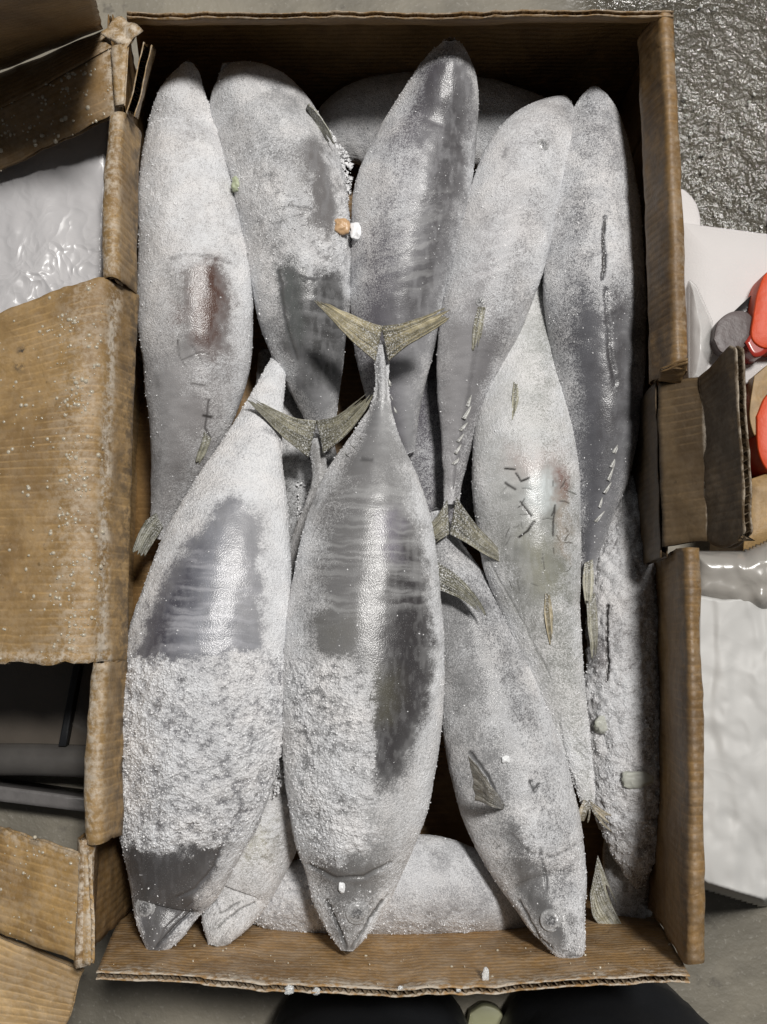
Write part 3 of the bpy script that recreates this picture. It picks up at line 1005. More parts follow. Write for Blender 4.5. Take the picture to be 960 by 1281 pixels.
def fin(name, F, lobes, col=(0.26, 0.235, 0.135), nr=24, rag=0.26, frost=0.35, label=None, lift=0.0, droop=0.0):
    """lobes: (leading edge, trailing edge), each a list of (x, y, z) in pixels and metres; z None = lies on the fish"""
    Vs, Fs, UVs, FRs, CLs = [], [], [], [], []
    off = 0
    for li, (A, B) in enumerate(lobes):
        def lift_pts(E):
            return [(x, y, (surf(F, x, y)[0][2] + lift) if z is None else z) for x, y, z in E]
        ns, nt_ = 40, nr * 6 + 1
        a = catmull(lift_pts(A), ns)
        b = catmull(lift_pts(B), ns)
        pa, pb = PA(a[:, 0], a[:, 1], a[:, 2]), PA(b[:, 0], b[:, 1], b[:, 2])
        t = np.linspace(0, 1, nt_)
        s = np.linspace(0, 1, ns)
        # ragged ends: rays stop at uneven lengths
        rg = 1 - rag * 1.6 * (0.3 + t) * (0.6 * vnoise(np.stack([t * nr * 1.3, 0 * t, 0 * t + li * 7 + F.seed], -1), 3) + 0.6 * vnoise(np.stack([t * nr * 0.35, 0 * t, 0 * t + li * 5 + F.seed], -1), 9) ** 2)
        sg = np.clip(s[:, None] * rg[None, :], 0, 1)
        ia = np.stack([np.interp(sg, s, pa[:, k]) for k in range(3)], -1)
        ib = np.stack([np.interp(sg, s, pb[:, k]) for k in range(3)], -1)
        p = ia * (1 - t)[None, :, None] + ib * t[None, :, None]
        gu, gv = np.gradient(p, axis=0), np.gradient(p, axis=1)
        nn = np.cross(gu, gv)
        nn /= np.linalg.norm(nn, axis=-1)[..., None] + 1e-12
        if nn[..., 2].mean() < 0:
            nn = -nn
        rid = np.sin(t * nr * 2 * np.pi)[None, :] * 0.00011 * (1 - 0.4 * s[:, None]) + (fbm(p * 160, 2, F.seed) - 0.5) * 0.0022
        thk = 0.0006 * (1 - 0.75 * s)[:, None] + 0.00012
        up_, dn = p + nn * (rid + thk)[..., None], p + nn * (rid - thk)[..., None]
        nxt = ns * nt_
        f = grid_faces(ns, nt_)
        edge = np.r_[np.arange(nt_), (np.arange(1, ns) * nt_ + nt_ - 1), ((ns - 1) * nt_ + np.arange(nt_ - 2, -1, -1)), (np.arange(ns - 2, 0, -1) * nt_)]
        Vs += [up_.reshape(-1, 3), dn.reshape(-1, 3)]
        Fs += [f + off, f[:, ::-1] + off + nxt, np.stack([edge, edge + nxt, np.roll(edge, -1) + nxt, np.roll(edge, -1)], -1) + off]
        uv = np.stack(np.meshgrid(s, t + li * 3.1 + F.seed, indexing='ij'), -1).reshape(-1, 2)
        UVs += [uv, uv]
        fz = np.clip(frost * (2.4 * (1 - s[:, None]) ** 2 + 0.35) + 0 * t[None, :], 0, 1).ravel()
        FRs += [fz, fz]
        rc = 0.35 + 1.5 * vnoise(np.stack([t * nr * 1.1, 0 * t, 0 * t + li * 3 + F.seed], -1), 21) ** 1.3
        rcs = (0.35 + 0.5 * np.clip(s * 2.2, 0, 1))[:, None] * rc[None, :] * (1.1 - 0.35 * s[:, None] * vnoise(np.stack([t * 4, 0 * t, 0 * t + F.seed], -1), 5)[None, :]) * (0.8 + 0.5 * fbm(p * 300, 2, 7))
        CLs += [rcs.ravel(), rcs.ravel()]
        off += 2 * nxt
    V = np.concatenate(Vs)
    o = mesh(name, V, np.concatenate(Fs), M_FIN, F.root, True, {'skin': np.array(col)[None, :] * np.concatenate(CLs)[:, None], 'frost': np.concatenate(FRs)}, np.concatenate(UVs))
    if label:
        o['label'] = label
    return o


def eye(F, x, y, r):
    p, nrm = surf(F, x, y)
    r = r * 0.00052
    n1, n2 = 24, 14
    nrm = nrm * 0.75 + np.array([0, 0, 0.25])
    nrm /= np.linalg.norm(nrm)
    tx = np.cross(nrm, [0, 1, 0]); tx /= np.linalg.norm(tx)
    ty = np.cross(nrm, tx)
    rad = np.linspace(0.02, 1.35, n2)
    a = np.linspace(0, 2 * np.pi, n1, endpoint=False)
    hgt = np.where(rad < 0.9, 0.24 * np.sqrt(np.clip(1 - (rad / 1.0) ** 2, 0, 1)), 0) + 0.10 * np.exp(-((rad - 1.05) / 0.12) ** 2) - 0.5 * smooth(1.12, 1.35, rad)
    hgt = hgt[:, None] + 0.10 * (vnoise(np.stack(np.broadcast_arrays(rad[:, None] * np.cos(a)[None] * 5, rad[:, None] * np.sin(a)[None] * 5, np.full((n2, n1), x * 0.1)), -1), 4) - 0.5)
    v = p + r * (rad[:, None, None] * (np.cos(a)[None, :, None] * tx + np.sin(a)[None, :, None] * ty) + hgt[:, :, None] * nrm)
    mesh('eye', v.reshape(-1, 3), grid_faces(n2, n1, True), M_EYE, F.root, True, {'ring': np.repeat(rad / 1.35, n1)})


def finlets(F, pts, ln0=15, wd0=4.2, col=(0.8, 0.8, 0.78)):
    for i, (x, y, ang) in enumerate(pts):
        rr_ = random.Random(int(x * 7 + y))
        ln, wd, ang = ln0 * rr_.uniform(0.65, 1.25), wd0 * rr_.uniform(0.7, 1.2), ang + rr_.uniform(-.2, .2)
        ca, sa = math.cos(ang), math.sin(ang)
        A = [(x - wd * 0.5, y, None), (x + ca * ln * 0.5 - wd * 0.3, y - sa * ln * 0.5, None), (x + ca * ln, y - sa * ln, None)]
        B = [(x + wd * 0.5, y + 1.5, None), (x + ca * ln * 0.5 + wd * 0.5, y - sa * ln * 0.5 + 1, None), (x + ca * ln + 0.8, y - sa * ln + 0.5, None)]
        fin('finlet', F, [(A, B)], col, 3, 0.0, 1.0, lift=0.0003)


# ---- F1 upper left, red scrape
F1 = fish('frozen fish with a rusty red scrape on its flank, beside the rolled rim', [
    (236, 79, 12, .126), (235, 92, 32, .124), (229, 124, 64, .118), (230, 160, 86, .108), (231, 200, 104, .110), (234, 250, 117, .112), (240, 300, 129, .112), (244, 350, 138, .110),
    (245, 400, 139, .108), (246, 450, 132, .104), (240, 505, 112, .098), (229, 555, 84, .090), (215, 602, 54, .078), (203, 642, 30, .068), (196, 672, 20, .062)],
    frost=0.64, skin=(0.23, 0.22, 0.22), lat=0.5, seed=3, frost_edge=0.16,
    melt=[([(170, 470), (320, 440), (300, 560), (200, 700), (170, 600)], 0.16, 40), ([(178, 430), (250, 450), (240, 560), (205, 650), (178, 560)], 0.24, 40), ([(205, 328), (292, 326), (294, 380), (282, 436), (224, 446), (206, 400)], 0.34, 12), ([(234, 334), (274, 330), (282, 400), (264, 442), (236, 422)], 0.70, 8), ([(185, 470), (290, 460), (250, 580), (200, 640)], 0.24, 40), ([(205, 150), (245, 140), (235, 230), (205, 235)], 0.16, 25)],
    crust=[([(215, 255), (252, 255), (256, 300), (220, 300)], 0.5, 10), ([(180, 120), (260, 120), (300, 320), (178, 320)], 0.22, 20)],
    paint=[([(234, 330), (274, 329), (281, 398), (266, 445), (238, 428), (232, 370)], (0.085, 0.036, 0.023), 1.0, 8), ([(203, 330), (236, 330), (232, 440), (208, 430)], (0.24, 0.24, 0.25), 0.8, 10), ([(214, 385), (226, 385), (224, 405), (212, 405)], (0.11, 0.05, 0.035), 0.7, 6)],
    grooves=[([(212, 324), (228, 319), (262, 321), (290, 330)], 2.0, 0.0009, 0.2)],
    scratches=[([(222, 425), (224, 445), (232, 458)], 0.7, 0.6), ([(228, 450), (250, 441), (262, 443)], 0.9, 0.5), ([(240, 432), (252, 450)], 0.8, 0.6), ([(262, 500), (256, 535), (264, 548)], 1.1, 0.7), ([(254, 520), (264, 522)], 1.6, 0.9), ([(240, 480), (256, 482)], 0.9, 0.5)])
fin('tail_fin', F1, [([(197, 640, .074), (180, 655, .08), (164, 692, .085)], [(204, 660, .07), (190, 682, .076), (176, 704, .08)])], (0.13, 0.13, 0.10), 8, 0.2, 0.3)
fin('ventral_fin', F1, [([(256, 540, None), (250, 560, None), (244, 578, None)], [(264, 548, None), (258, 566, None), (248, 582, None)])], (0.40, 0.39, 0.30), 4, 0.1, 0.4, lift=0.001)

# ---- F2
F2 = fish('curved frozen fish with a dark thawed rectangle, beside the red-scraped fish', [
    (283, 85, 22, .118), (290, 94, 54, .116), (304, 114, 96, .114), (324, 145, 122, .106), (344, 180, 131, .110), (357, 212, 134, .112), (367, 260, 134, .113), (375, 320, 126, .110),
    (378, 360, 120, .108), (381, 400, 110, .104), (389, 450, 84, .098), (397, 495, 56, .090), (402, 525, 38, .083), (406, 555, 26, .076)],
    frost=0.50, skin=(0.17, 0.17, 0.175), lat=-0.35, seed=7,
    melt=[([(310, 380), (440, 440), (440, 560), (380, 560)], 0.22, 40), ([(388, 165), (412, 180), (424, 240), (432, 330), (405, 335), (396, 260)], 0.22, 8), ([(352, 178), (402, 172), (424, 230), (430, 300), (405, 330), (372, 290), (360, 235)], 0.36, 14), ([(352, 330), (432, 330), (432, 420), (424, 468), (388, 478), (362, 420)], 0.68, 10), ([(360, 100), (395, 140), (370, 150), (335, 118)], 0.22, 14), ([(330, 400), (430, 470), (410, 530), (370, 500)], 0.20, 20)],
    crust=[([(285, 180), (352, 178), (372, 290), (412, 330), (400, 345), (330, 330), (300, 270)], 0.40, 16), ([(405, 160), (440, 240), (440, 340), (420, 330), (425, 260)], 0.7, 8), ([(345, 235), (385, 232), (385, 258), (350, 262)], 0.75, 8), ([(370, 285), (436, 290), (436, 335), (385, 345)], 0.8, 10)],
    paint=[([(352, 178), (402, 172), (424, 230), (430, 300), (405, 330), (372, 290), (360, 235)], (0.17, 0.165, 0.172), 0.85, 12), ([(352, 330), (432, 330), (432, 420), (424, 468), (388, 478), (362, 420)], (0.06, 0.061, 0.064), 0.9, 10), ([(350, 335), (372, 335), (376, 430), (360, 420)], (0.13, 0.145, 0.148), 0.8, 6)],
    bands=[([(372, 345), (430, 345), (426, 450), (385, 460)], 0.1, (0.22, 0.22, 0.225), 0.75)],
    grooves=[([(349, 338), (356, 400), (372, 450)], 2.0, 0.0006, 0.5), ([(330, 268), (360, 258), (392, 262)], 1.6, 0.0006, 0.2), ([(340, 280), (380, 268)], 1.4, 0.0005, 0.2)], frost_edge=0.28)
fin('dorsal_fin', F2, [([(382, 138, .125), (392, 150, .128), (412, 178, .128)], [(386, 130, .138), (402, 148, .138), (424, 186, .135)])], (0.40, 0.40, 0.33), 8, 0.3, 0.9)

# ---- F3
F3 = fish('frozen fish with a dark stripe down its back, standing tallest at the far end wall', [
    (563, 50, 14, .155), (563, 62, 40, .150), (560, 87, 70, .142), (553, 122, 93, .132), (540, 165, 116, .120), (527, 202, 131, .118), (515, 250, 142, .116), (507, 302, 132, .113),
    (499, 360, 120, .108), (494, 420, 104, .102), (493, 480, 78, .094), (499, 530, 50, .084), (507, 566, 26, .074)],
    frost=0.46, skin=(0.115, 0.11, 0.125), belly=(0.36, 0.36, 0.37), lat=-0.8, seed=11, frost_edge=0.34,
    melt=[([(430, 400), (560, 370), (530, 580), (470, 580)], 0.26, 40), ([(545, 70), (585, 80), (594, 140), (586, 240), (560, 330), (535, 400), (505, 430), (500, 380), (525, 300), (540, 200), (535, 120)], 0.42, 20), ([(532, 95), (578, 85), (588, 140), (580, 240), (555, 330), (530, 400), (500, 400), (515, 300), (528, 200)], 0.34, 22), ([(548, 75), (575, 76), (580, 115), (545, 118)], 0.26, 10), ([(450, 420), (545, 400), (520, 560), (490, 560)], 0.30, 24), ([(440, 300), (500, 300), (480, 400), (440, 400)], 0.2, 25)],
    crust=[([(540, 220), (566, 215), (562, 300), (545, 330), (530, 300)], 0.30, 12)],
    bands=[([(470, 240), (560, 240), (540, 360), (470, 360)], -0.25, (0.5, 0.5, 0.5), 0.4)], paint=[([(545, 70), (585, 80), (594, 140), (586, 240), (560, 330), (535, 400), (505, 430), (500, 380), (525, 300), (540, 200), (535, 120)], (0.06, 0.057, 0.064), 0.92, 20)])
# ---- F13 beneath
F13 = fish('shadowed fish lying crosswise beneath the others at the far end wall', [
    (396, 205, 20, .052), (425, 172, 84, .054), (465, 152, 104, .056), (540, 148, 112, .056), (620, 158, 108, .054), (690, 172, 80, .052), (745, 185, 24, .05)],
    frost=0.55, skin=(0.2, 0.2, 0.21), seed=13, res=2.2, frost_edge=0.10)
# ---- F4
F4 = fish('slanting pale frozen fish with a row of white finlets down its tail', [
    (707, 124, 14, .104), (699, 138, 48, .108), (682, 164, 84, .112), (660, 200, 103, .116), (643, 250, 109, .118), (631, 300, 112, .118), (617, 350, 108, .116), (602, 400, 100, .113),
    (588, 450, 82, .108), (579, 500, 62, .103), (573, 550, 41, .099), (567, 600, 24, .097), (565, 632, 18, .097)],
    frost=0.46, skin=(0.17, 0.165, 0.17), belly=(0.46, 0.45, 0.46), lat=0.5, seed=17, frost_edge=0.26,
    melt=[([(540, 380), (660, 380), (600, 560), (560, 640), (540, 560)], 0.26, 45), ([(560, 400), (640, 420), (600, 520), (575, 620), (552, 610), (546, 480)], 0.30, 25), ([(590, 350), (606, 350), (600, 450), (584, 450)], 0.2, 8)],
    crust=[([(585, 255), (690, 240), (680, 300), (580, 330)], 0.12, 20)],
    bands=[([(590, 260), (680, 260), (660, 350), (570, 350)], -0.3, (0.55, 0.53, 0.54), 0.5)],
    grooves=[([(600, 390), (594, 440), (588, 480), (578, 540), (566, 610)], 2.2, 0.0006, 0.35), ([(632, 186), (628, 196)], 3, 0.0006, 0.3)])
fin('tail_fin', F4, [([(571, 622, .108), (595, 655, .121), (615, 676, .125), (641, 706, .127)], [(563, 668, .112), (585, 680, .120), (606, 693, .124), (636, 709, .126)]),
                     ([(559, 626, .108), (550, 642, .114), (536, 658, .122)], [(562, 668, .112), (552, 674, .116), (540, 682, .122)])], (0.20, 0.185, 0.13), 20, 0.22, 0.5)
finlets(F4, [(585, 508, 1.1), (580, 523, 1.05), (576, 538, 1.0), (573, 552, 1.0), (570, 567, 0.95), (567, 580, 0.9)])
eye(F4, 680, 181, 8)
fin('pectoral_fin', F4, [([(598, 384, None), (592, 410, None), (590, 446, None)], [(608, 384, None), (604, 412, None), (596, 448, None)])], (0.32, 0.30, 0.22), 9, 0.35, 0.8, lift=0.0004)
eye(F4, 602, 377, 6)

# ---- F5
F5 = fish('frozen fish with a narrow black slit, along the wall nearest the wet floor', [
    (744, 110, 12, .118), (744, 124, 38, .117), (744, 152, 66, .112), (744, 200, 91, .114), (744, 260, 110, .114), (743, 320, 120, .114), (744, 370, 124, .116), (748, 430, 116, .111),
    (752, 480, 104, .109), (755, 540, 86, .107), (752, 600, 64, .104), (745, 650, 40, .102), (739, 690, 24, .100), (735, 722, 16, .098)],
    frost=0.36, skin=(0.10, 0.10, 0.11), belly=(0.34, 0.34, 0.35), lat=-0.4, seed=19, frost_edge=0.36,
    melt=[([(680, 430), (815, 420), (790, 600), (735, 720), (700, 600)], 0.20, 50), ([(690, 380), (805, 380), (790, 560), (735, 690), (715, 560)], 0.16, 40), ([(764, 380), (782, 390), (784, 500), (768, 540), (758, 480)], 0.34, 8), ([(735, 400), (790, 410), (785, 500), (760, 560), (740, 500)], 0.22, 20), ([(762, 455), (785, 455), (782, 495), (764, 490)], 0.30, 8), ([(730, 520), (800, 520), (770, 640), (735, 700)], 0.24, 25)],
    crust=[([(720, 180), (770, 180), (790, 330), (775, 420), (735, 420), (705, 330)], 0.22, 20)],
    grooves=[([(757, 272), (754, 300), (757, 335), (753, 348)], 1.8, 0.0012, 1.2), ([(758, 360), (762, 430), (770, 480)], 3.0, 0.0008, 0.3)],
    scratches=[([(757, 275), (754, 305), (756, 340)], 1.3, 1.0)], paint=[([(756, 300), (782, 380), (784, 500), (760, 600), (752, 480)], (0.06, 0.058, 0.065), 0.9, 12)])
finlets(F5, [(768, 566, 1.2), (765, 584, 1.2), (761, 600, 1.15), (756, 616, 1.1), (750, 634, 1.1), (745, 652, 1.0)])
fin('tail_fin', F5, [([(731, 705, .104), (729, 730, .108), (733, 760, .11)], [(742, 700, .104), (743, 728, .108), (739, 758, .11)]), ([(733, 745, .106), (736, 785, .108), (741, 830, .108)], [(744, 742, .104), (748, 780, .106), (746, 826, .106)])], (0.42, 0.40, 0.31), 7, 0.25, 0.35)

# ---- F11 right lower
F11 = fish('lumpy frost-crusted fish with a torn head, wedged along the near half of the long wall', [
    (783, 596, 16, .086), (784, 640, 46, .088), (781, 690, 68, .089), (779, 750, 82, .090), (779, 830, 88, .090), (781, 900, 92, .090), (784, 960, 92, .089), (787, 1010, 84, .087),
    (792, 1050, 62, .084), (797, 1085, 38, .080), (801, 1108, 14, .077)],
    frost=0.50, skin=(0.17, 0.16, 0.16), seed=23, lump=1.0,
    crust=[([(735, 840), (760, 850), (790, 820), (830, 820), (832, 1050), (800, 1100), (750, 1040)], 0.75, 16), ([(805, 690), (830, 700), (832, 900), (815, 900)], 0.5, 10)],
    melt=[([(736, 800), (758, 800), (756, 850), (738, 850)], 0.5, 8), ([(760, 1030), (800, 1060), (800, 1110), (770, 1085)], 0.35, 12)],
    grooves=[([(760, 758), (759, 800), (761, 850)], 1.6, 0.0022, 1.2), ([(738, 982), (770, 970), (800, 968)], 1.5, 0.0007, 0.2)],
    scratches=[([(760, 758), (759, 800), (761, 852)], 1.5, 1.0)], frost_edge=0.20)
# ---- F6
sc6 = []
_r = random.Random(5)
for k in range(26):
    x, y = _r.uniform(625, 712), _r.uniform(585, 730)
    an, ln = _r.choice([0.1, 0.2, -0.6, -0.9, 0.9, 1.5]) + _r.uniform(-.2, .2), _r.uniform(3, 16)
    sc6.append(([(x, y), (x + ln * 0.5 * math.cos(an), y + ln * 0.5 * math.sin(an) + _r.uniform(-2, 2)), (x + ln * math.cos(an), y + ln * math.sin(an))], _r.uniform(0.4, 0.85), _r.uniform(0.25, 0.8)))
sc6 += [([(652, 628), (657, 637), (664, 645)], 1.5, 1), ([(650, 672), (660, 664), (668, 653)], 1.4, 1), ([(691, 645), (695, 632), (692, 670)], 1.1, 0.9), ([(645, 592), (652, 602), (662, 598)], 1.4, 1), ([(632, 604), (644, 612)], 1.5, .9), ([(632, 586), (644, 587)], 1.3, 1)]
F6 = fish('silvery bellied frozen fish covered in short dark scratches, with a tiny blood spot', [
    (680, 318, 12, .086), (675, 350, 34, .090), (668, 400, 62, .094), (662, 430, 74, .097), (659, 462, 84, .100), (657, 500, 104, .103), (656, 545, 122, .106), (658, 600, 130, .108), (661, 650, 127, .108),
    (666, 700, 120, .108), (677, 760, 97, .109), (691, 820, 74, .110), (707, 880, 53, .111), (721, 940, 35, .111), (732, 985, 23, .111), (736, 1006, 16, .111)],
    frost=0.36, skin=(0.23, 0.235, 0.22), belly=(0.50, 0.50, 0.49), lat=0.8, seed=29, res=0.95, frost_edge=0.36,
    melt=[([(615, 560), (712, 560), (715, 740), (640, 730), (605, 640)], 0.24, 20), ([(650, 592), (700, 592), (700, 640), (660, 645)], 0.35, 10), ([(600, 650), (700, 700), (715, 850), (680, 850)], 0.14, 20)],
    crust=[([(690, 890), (745, 890), (748, 985), (715, 985)], 0.35, 8)],
    paint=[([(600, 640), (640, 640), (700, 800), (690, 900), (620, 740)], (0.17, 0.175, 0.165), 0.8, 25), ([(660, 594), (694, 590), (696, 628), (664, 634)], (0.60, 0.66, 0.70), 0.85, 8), ([(692, 590), (704, 586), (706, 620), (696, 622)], (0.20, 0.075, 0.05), 0.85, 5), ([(640, 560), (710, 560), (705, 590), (645, 592)], (0.42, 0.36, 0.36), 0.6, 10),  # the pale bluish polygon is a shine painted into the skin colour
           ([(655, 670), (688, 690), (694, 735), (678, 735)], (0.22, 0.215, 0.12), 0.6, 14), ([(698, 620), (712, 625), (710, 700), (700, 690)], (0.36, 0.27, 0.20), 0.5, 6)],
    grooves=[([(716, 920), (742, 946)], 1.4, 0.0006, 0.2), ([(718, 936), (744, 958)], 1.4, 0.0006, 0.2), ([(610, 700), (650, 770), (690, 850)], 1.5, 0.0004, 0.2), ([(700, 905), (706, 940), (720, 985)], 1.8, 0.0008, 0.3)],
    scratches=sc6)
fin('pectoral_fin', F6, [([(643, 478, None), (641, 502, None), (641, 530, None)], [(648, 480, None), (649, 500, None), (644, 522, None)])], (0.44, 0.42, 0.30), 8, 0.3, 0.7, lift=0.0004)
fin('anal_fin', F6, [([(682, 742, None), (681, 770, None), (689, 812, None)], [(688, 744, None), (692, 770, None), (693, 800, None)])], (0.50, 0.42, 0.27), 9, 0.25, 0.3, lift=0.0006)
fin('tail_fin', F6, [([(730, 1000, .116), (724, 1015, .118), (720, 1030, .118)], [(738, 1004, .116), (738, 1022, .117), (732, 1042, .116)]),
                     ([(738, 1000, .116), (752, 1012, .118), (766, 1020, .118)], [(740, 1010, .115), (750, 1030, .116), (770, 1050, .116)])], (0.30, 0.25, 0.17), 5, 0.6, 0.6)

# ---- F15, F16: bodies under the gaps
F15 = fish('dark fish at the bottom of the gap beneath the slanting pale fish', [
    (520, 380, 14, .045), (530, 440, 66, .047), (540, 520, 96, .048), (548, 600, 92, .048), (556, 680, 60, .046), (560, 730, 16, .044)], frost=0.25, skin=(0.10, 0.095, 0.11), seed=31, res=2.2, grain=0.3)
F16 = fish('dark fish at the bottom of the gap under the two forked tails', [
    (330, 440, 14, .045), (352, 500, 66, .047), (372, 580, 100, .048), (380, 680, 100, .048), (372, 780, 70, .046), (366, 840, 16, .044)], frost=0.30, skin=(0.12, 0.12, 0.12), seed=37, res=2.2, grain=0.4)

# ---- F12 crosswise at the near end
F12 = fish('frosty fish lying crosswise low against the near end wall', [
    (296, 1128, 18, .080), (335, 1128, 66, .084), (400, 1118, 92, .088), (470, 1110, 110, .090), (530, 1106, 116, .090), (590, 1116, 98, .086), (640, 1134, 62, .080), (692, 1146, 30, .072), (725, 1152, 10, .065)],
    frost=0.36, skin=(0.25, 0.25, 0.26), seed=41, crust=[([(330, 1090), (420, 1080), (440, 1170), (320, 1170)], 0.5, 12), ([(455, 1135), (600, 1140), (600, 1170), (455, 1170)], 0.5, 8)], frost_edge=0.18)
# ---- F14 scrap of a fish below F11
F14 = fish('small frosted fish head in the near corner under the torn fish', [
    (772, 1018, 16, .052), (780, 1060, 50, .054), (787, 1110, 56, .055), (793, 1150, 44, .054), (800, 1176, 22, .052), (803, 1188, 8, .050)], frost=0.50, skin=(0.20, 0.19, 0.18), seed=43,
    crust=[([(768, 1090), (812, 1090), (808, 1180), (778, 1150)], 0.8, 8)], melt=[([(750, 1040), (790, 1040), (786, 1090), (756, 1090)], 0.4, 8)], frost_edge=0.10)
fin('pectoral_fin', F14, [([(738, 1120, .075), (744, 1150, .08), (775, 1176, .085)], [(748, 1070, .07), (772, 1130, .08), (800, 1182, .085)])], (0.20, 0.185, 0.12), 10, 0.4, 0.3)

# ---- F9 middle, between the two big ones
F9 = fish('small-headed frosty fish squeezed between the two biggest fish, its forked tail olive', [
    (396, 548, 22, .112), (399, 575, 19, .110), (402, 605, 24, .106), (402, 660, 62, .098), (394, 740, 96, .092), (380, 830, 116, .090), (360, 910, 124, .092), (338, 980, 120, .096), (318, 1045, 110, .100),
    (306, 1085, 97, .102), (294, 1120, 80, .104), (281, 1152, 58, .122), (273, 1173, 34, .132), (268, 1185, 15, .136)],
    frost=0.52, skin=(0.22, 0.215, 0.21), seed=47, crust=[([(330, 960), (370, 960), (372, 1060), (345, 1090), (300, 1080)], 0.45, 12), ([(345, 880), (370, 880), (362, 1000), (340, 1000)], 0.9, 6)],
    melt=[([(385, 540), (412, 540), (420, 640), (390, 640)], 0.3, 8), ([(262, 1150), (300, 1140), (285, 1190), (262, 1190)], 0.25, 8)],
    paint=[([(310, 1030), (345, 1030), (345, 1070), (305, 1070)], (0.36, 0.35, 0.24), 0.6, 12)],
    grooves=[([(268, 1122), (276, 1142), (300, 1128)], 1.8, 0.0010, 0.4), ([(272, 1160), (300, 1138), (320, 1128)], 1.4, 0.0007, 0.4), ([(330, 1072), (340, 1078)], 4, 0.0010, 0.3)], frost_edge=0.15)
fin('tail_fin', F9, [([(386, 572, .120), (356, 548, .134), (330, 522, .140), (305, 496, .143)], [(396, 526, .124), (370, 523, .132), (344, 512, .139), (310, 494, .143)]),
                     ([(405, 568, .120), (430, 548, .132), (455, 517, .140), (470, 490, .143)], [(396, 526, .124), (420, 521, .132), (446, 502, .139), (466, 486, .143)])], (0.22, 0.205, 0.14), 22, 0.22, 0.35)

# ---- F10
F10 = fish('smooth grey frozen fish with a ringed eye and a raised pointed side fin', [
    (546, 640, 18, .092), (553, 690, 56, .094), (570, 740, 86, .097), (588, 790, 104, .100), (604, 840, 119, .104), (615, 882, 128, .107), (630, 940, 138, .112), (647, 1000, 140, .116), (664, 1050, 129, .120),
    (681, 1100, 106, .124), (694, 1140, 80, .138), (706, 1170, 55, .148), (715, 1190, 36, .154), (719, 1202, 18, .156)],
    frost=0.38, skin=(0.13, 0.13, 0.135), belly=(0.30, 0.30, 0.30), lat=0.5, seed=53, frost_edge=0.32,
    melt=[([(548, 680), (620, 760), (660, 860), (580, 900), (548, 860)], 0.22, 25), ([(628, 1040), (668, 1050), (672, 1110), (712, 1150), (690, 1190), (652, 1130)], 0.42, 10), ([(556, 900), (610, 930), (640, 1040), (590, 1040)], 0.14, 20)],
    crust=[([(640, 1000), (690, 1010), (680, 1060), (655, 1070)], 0.6, 10), ([(675, 1060), (728, 1060), (730, 1130), (688, 1120)], 0.28, 8)],
    grooves=[([(640, 1046), (664, 1068), (696, 1072), (730, 1052)], 2.2, 0.0007, 0.15), ([(676, 1062), (682, 1090), (684, 1110)], 1.8, 0.0008, 0.4), ([(664, 978), (668, 990), (674, 982)], 2.2, 0.0012, 0.6), ([(650, 1128), (662, 1150), (676, 1174), (690, 1186)], 2.0, 0.0012, 0.5), ([(588, 942), (606, 966), (626, 1004)], 2.2, 0.0014, 0.9), ([(706, 1200), (716, 1194), (728, 1196)], 1.3, 0.0006, 0.3)], paint=[([(628, 1040), (668, 1050), (680, 1110), (722, 1140), (712, 1200), (652, 1130)], (0.12, 0.12, 0.125), 0.85, 12)])
eye(F10, 689, 1152, 12)
fin('pectoral_fin', F10, [([(630, 1006, None), (618, 988, .178), (602, 966, .186), (585, 944, .190)], [(628, 1012, None), (618, 1010, .170), (606, 1004, .170), (594, 1000, .168)])], (0.30, 0.285, 0.26), 9, 0.1, 0.4)
fin('dorsal_fin', F10, [([(546, 702, .136), (575, 722, .140), (598, 748, .142), (612, 776, .142)], [(546, 736, .134), (560, 742, .136), (578, 750, .138), (598, 764, .140)])], (0.16, 0.155, 0.11), 9, 0.3, 0.5)

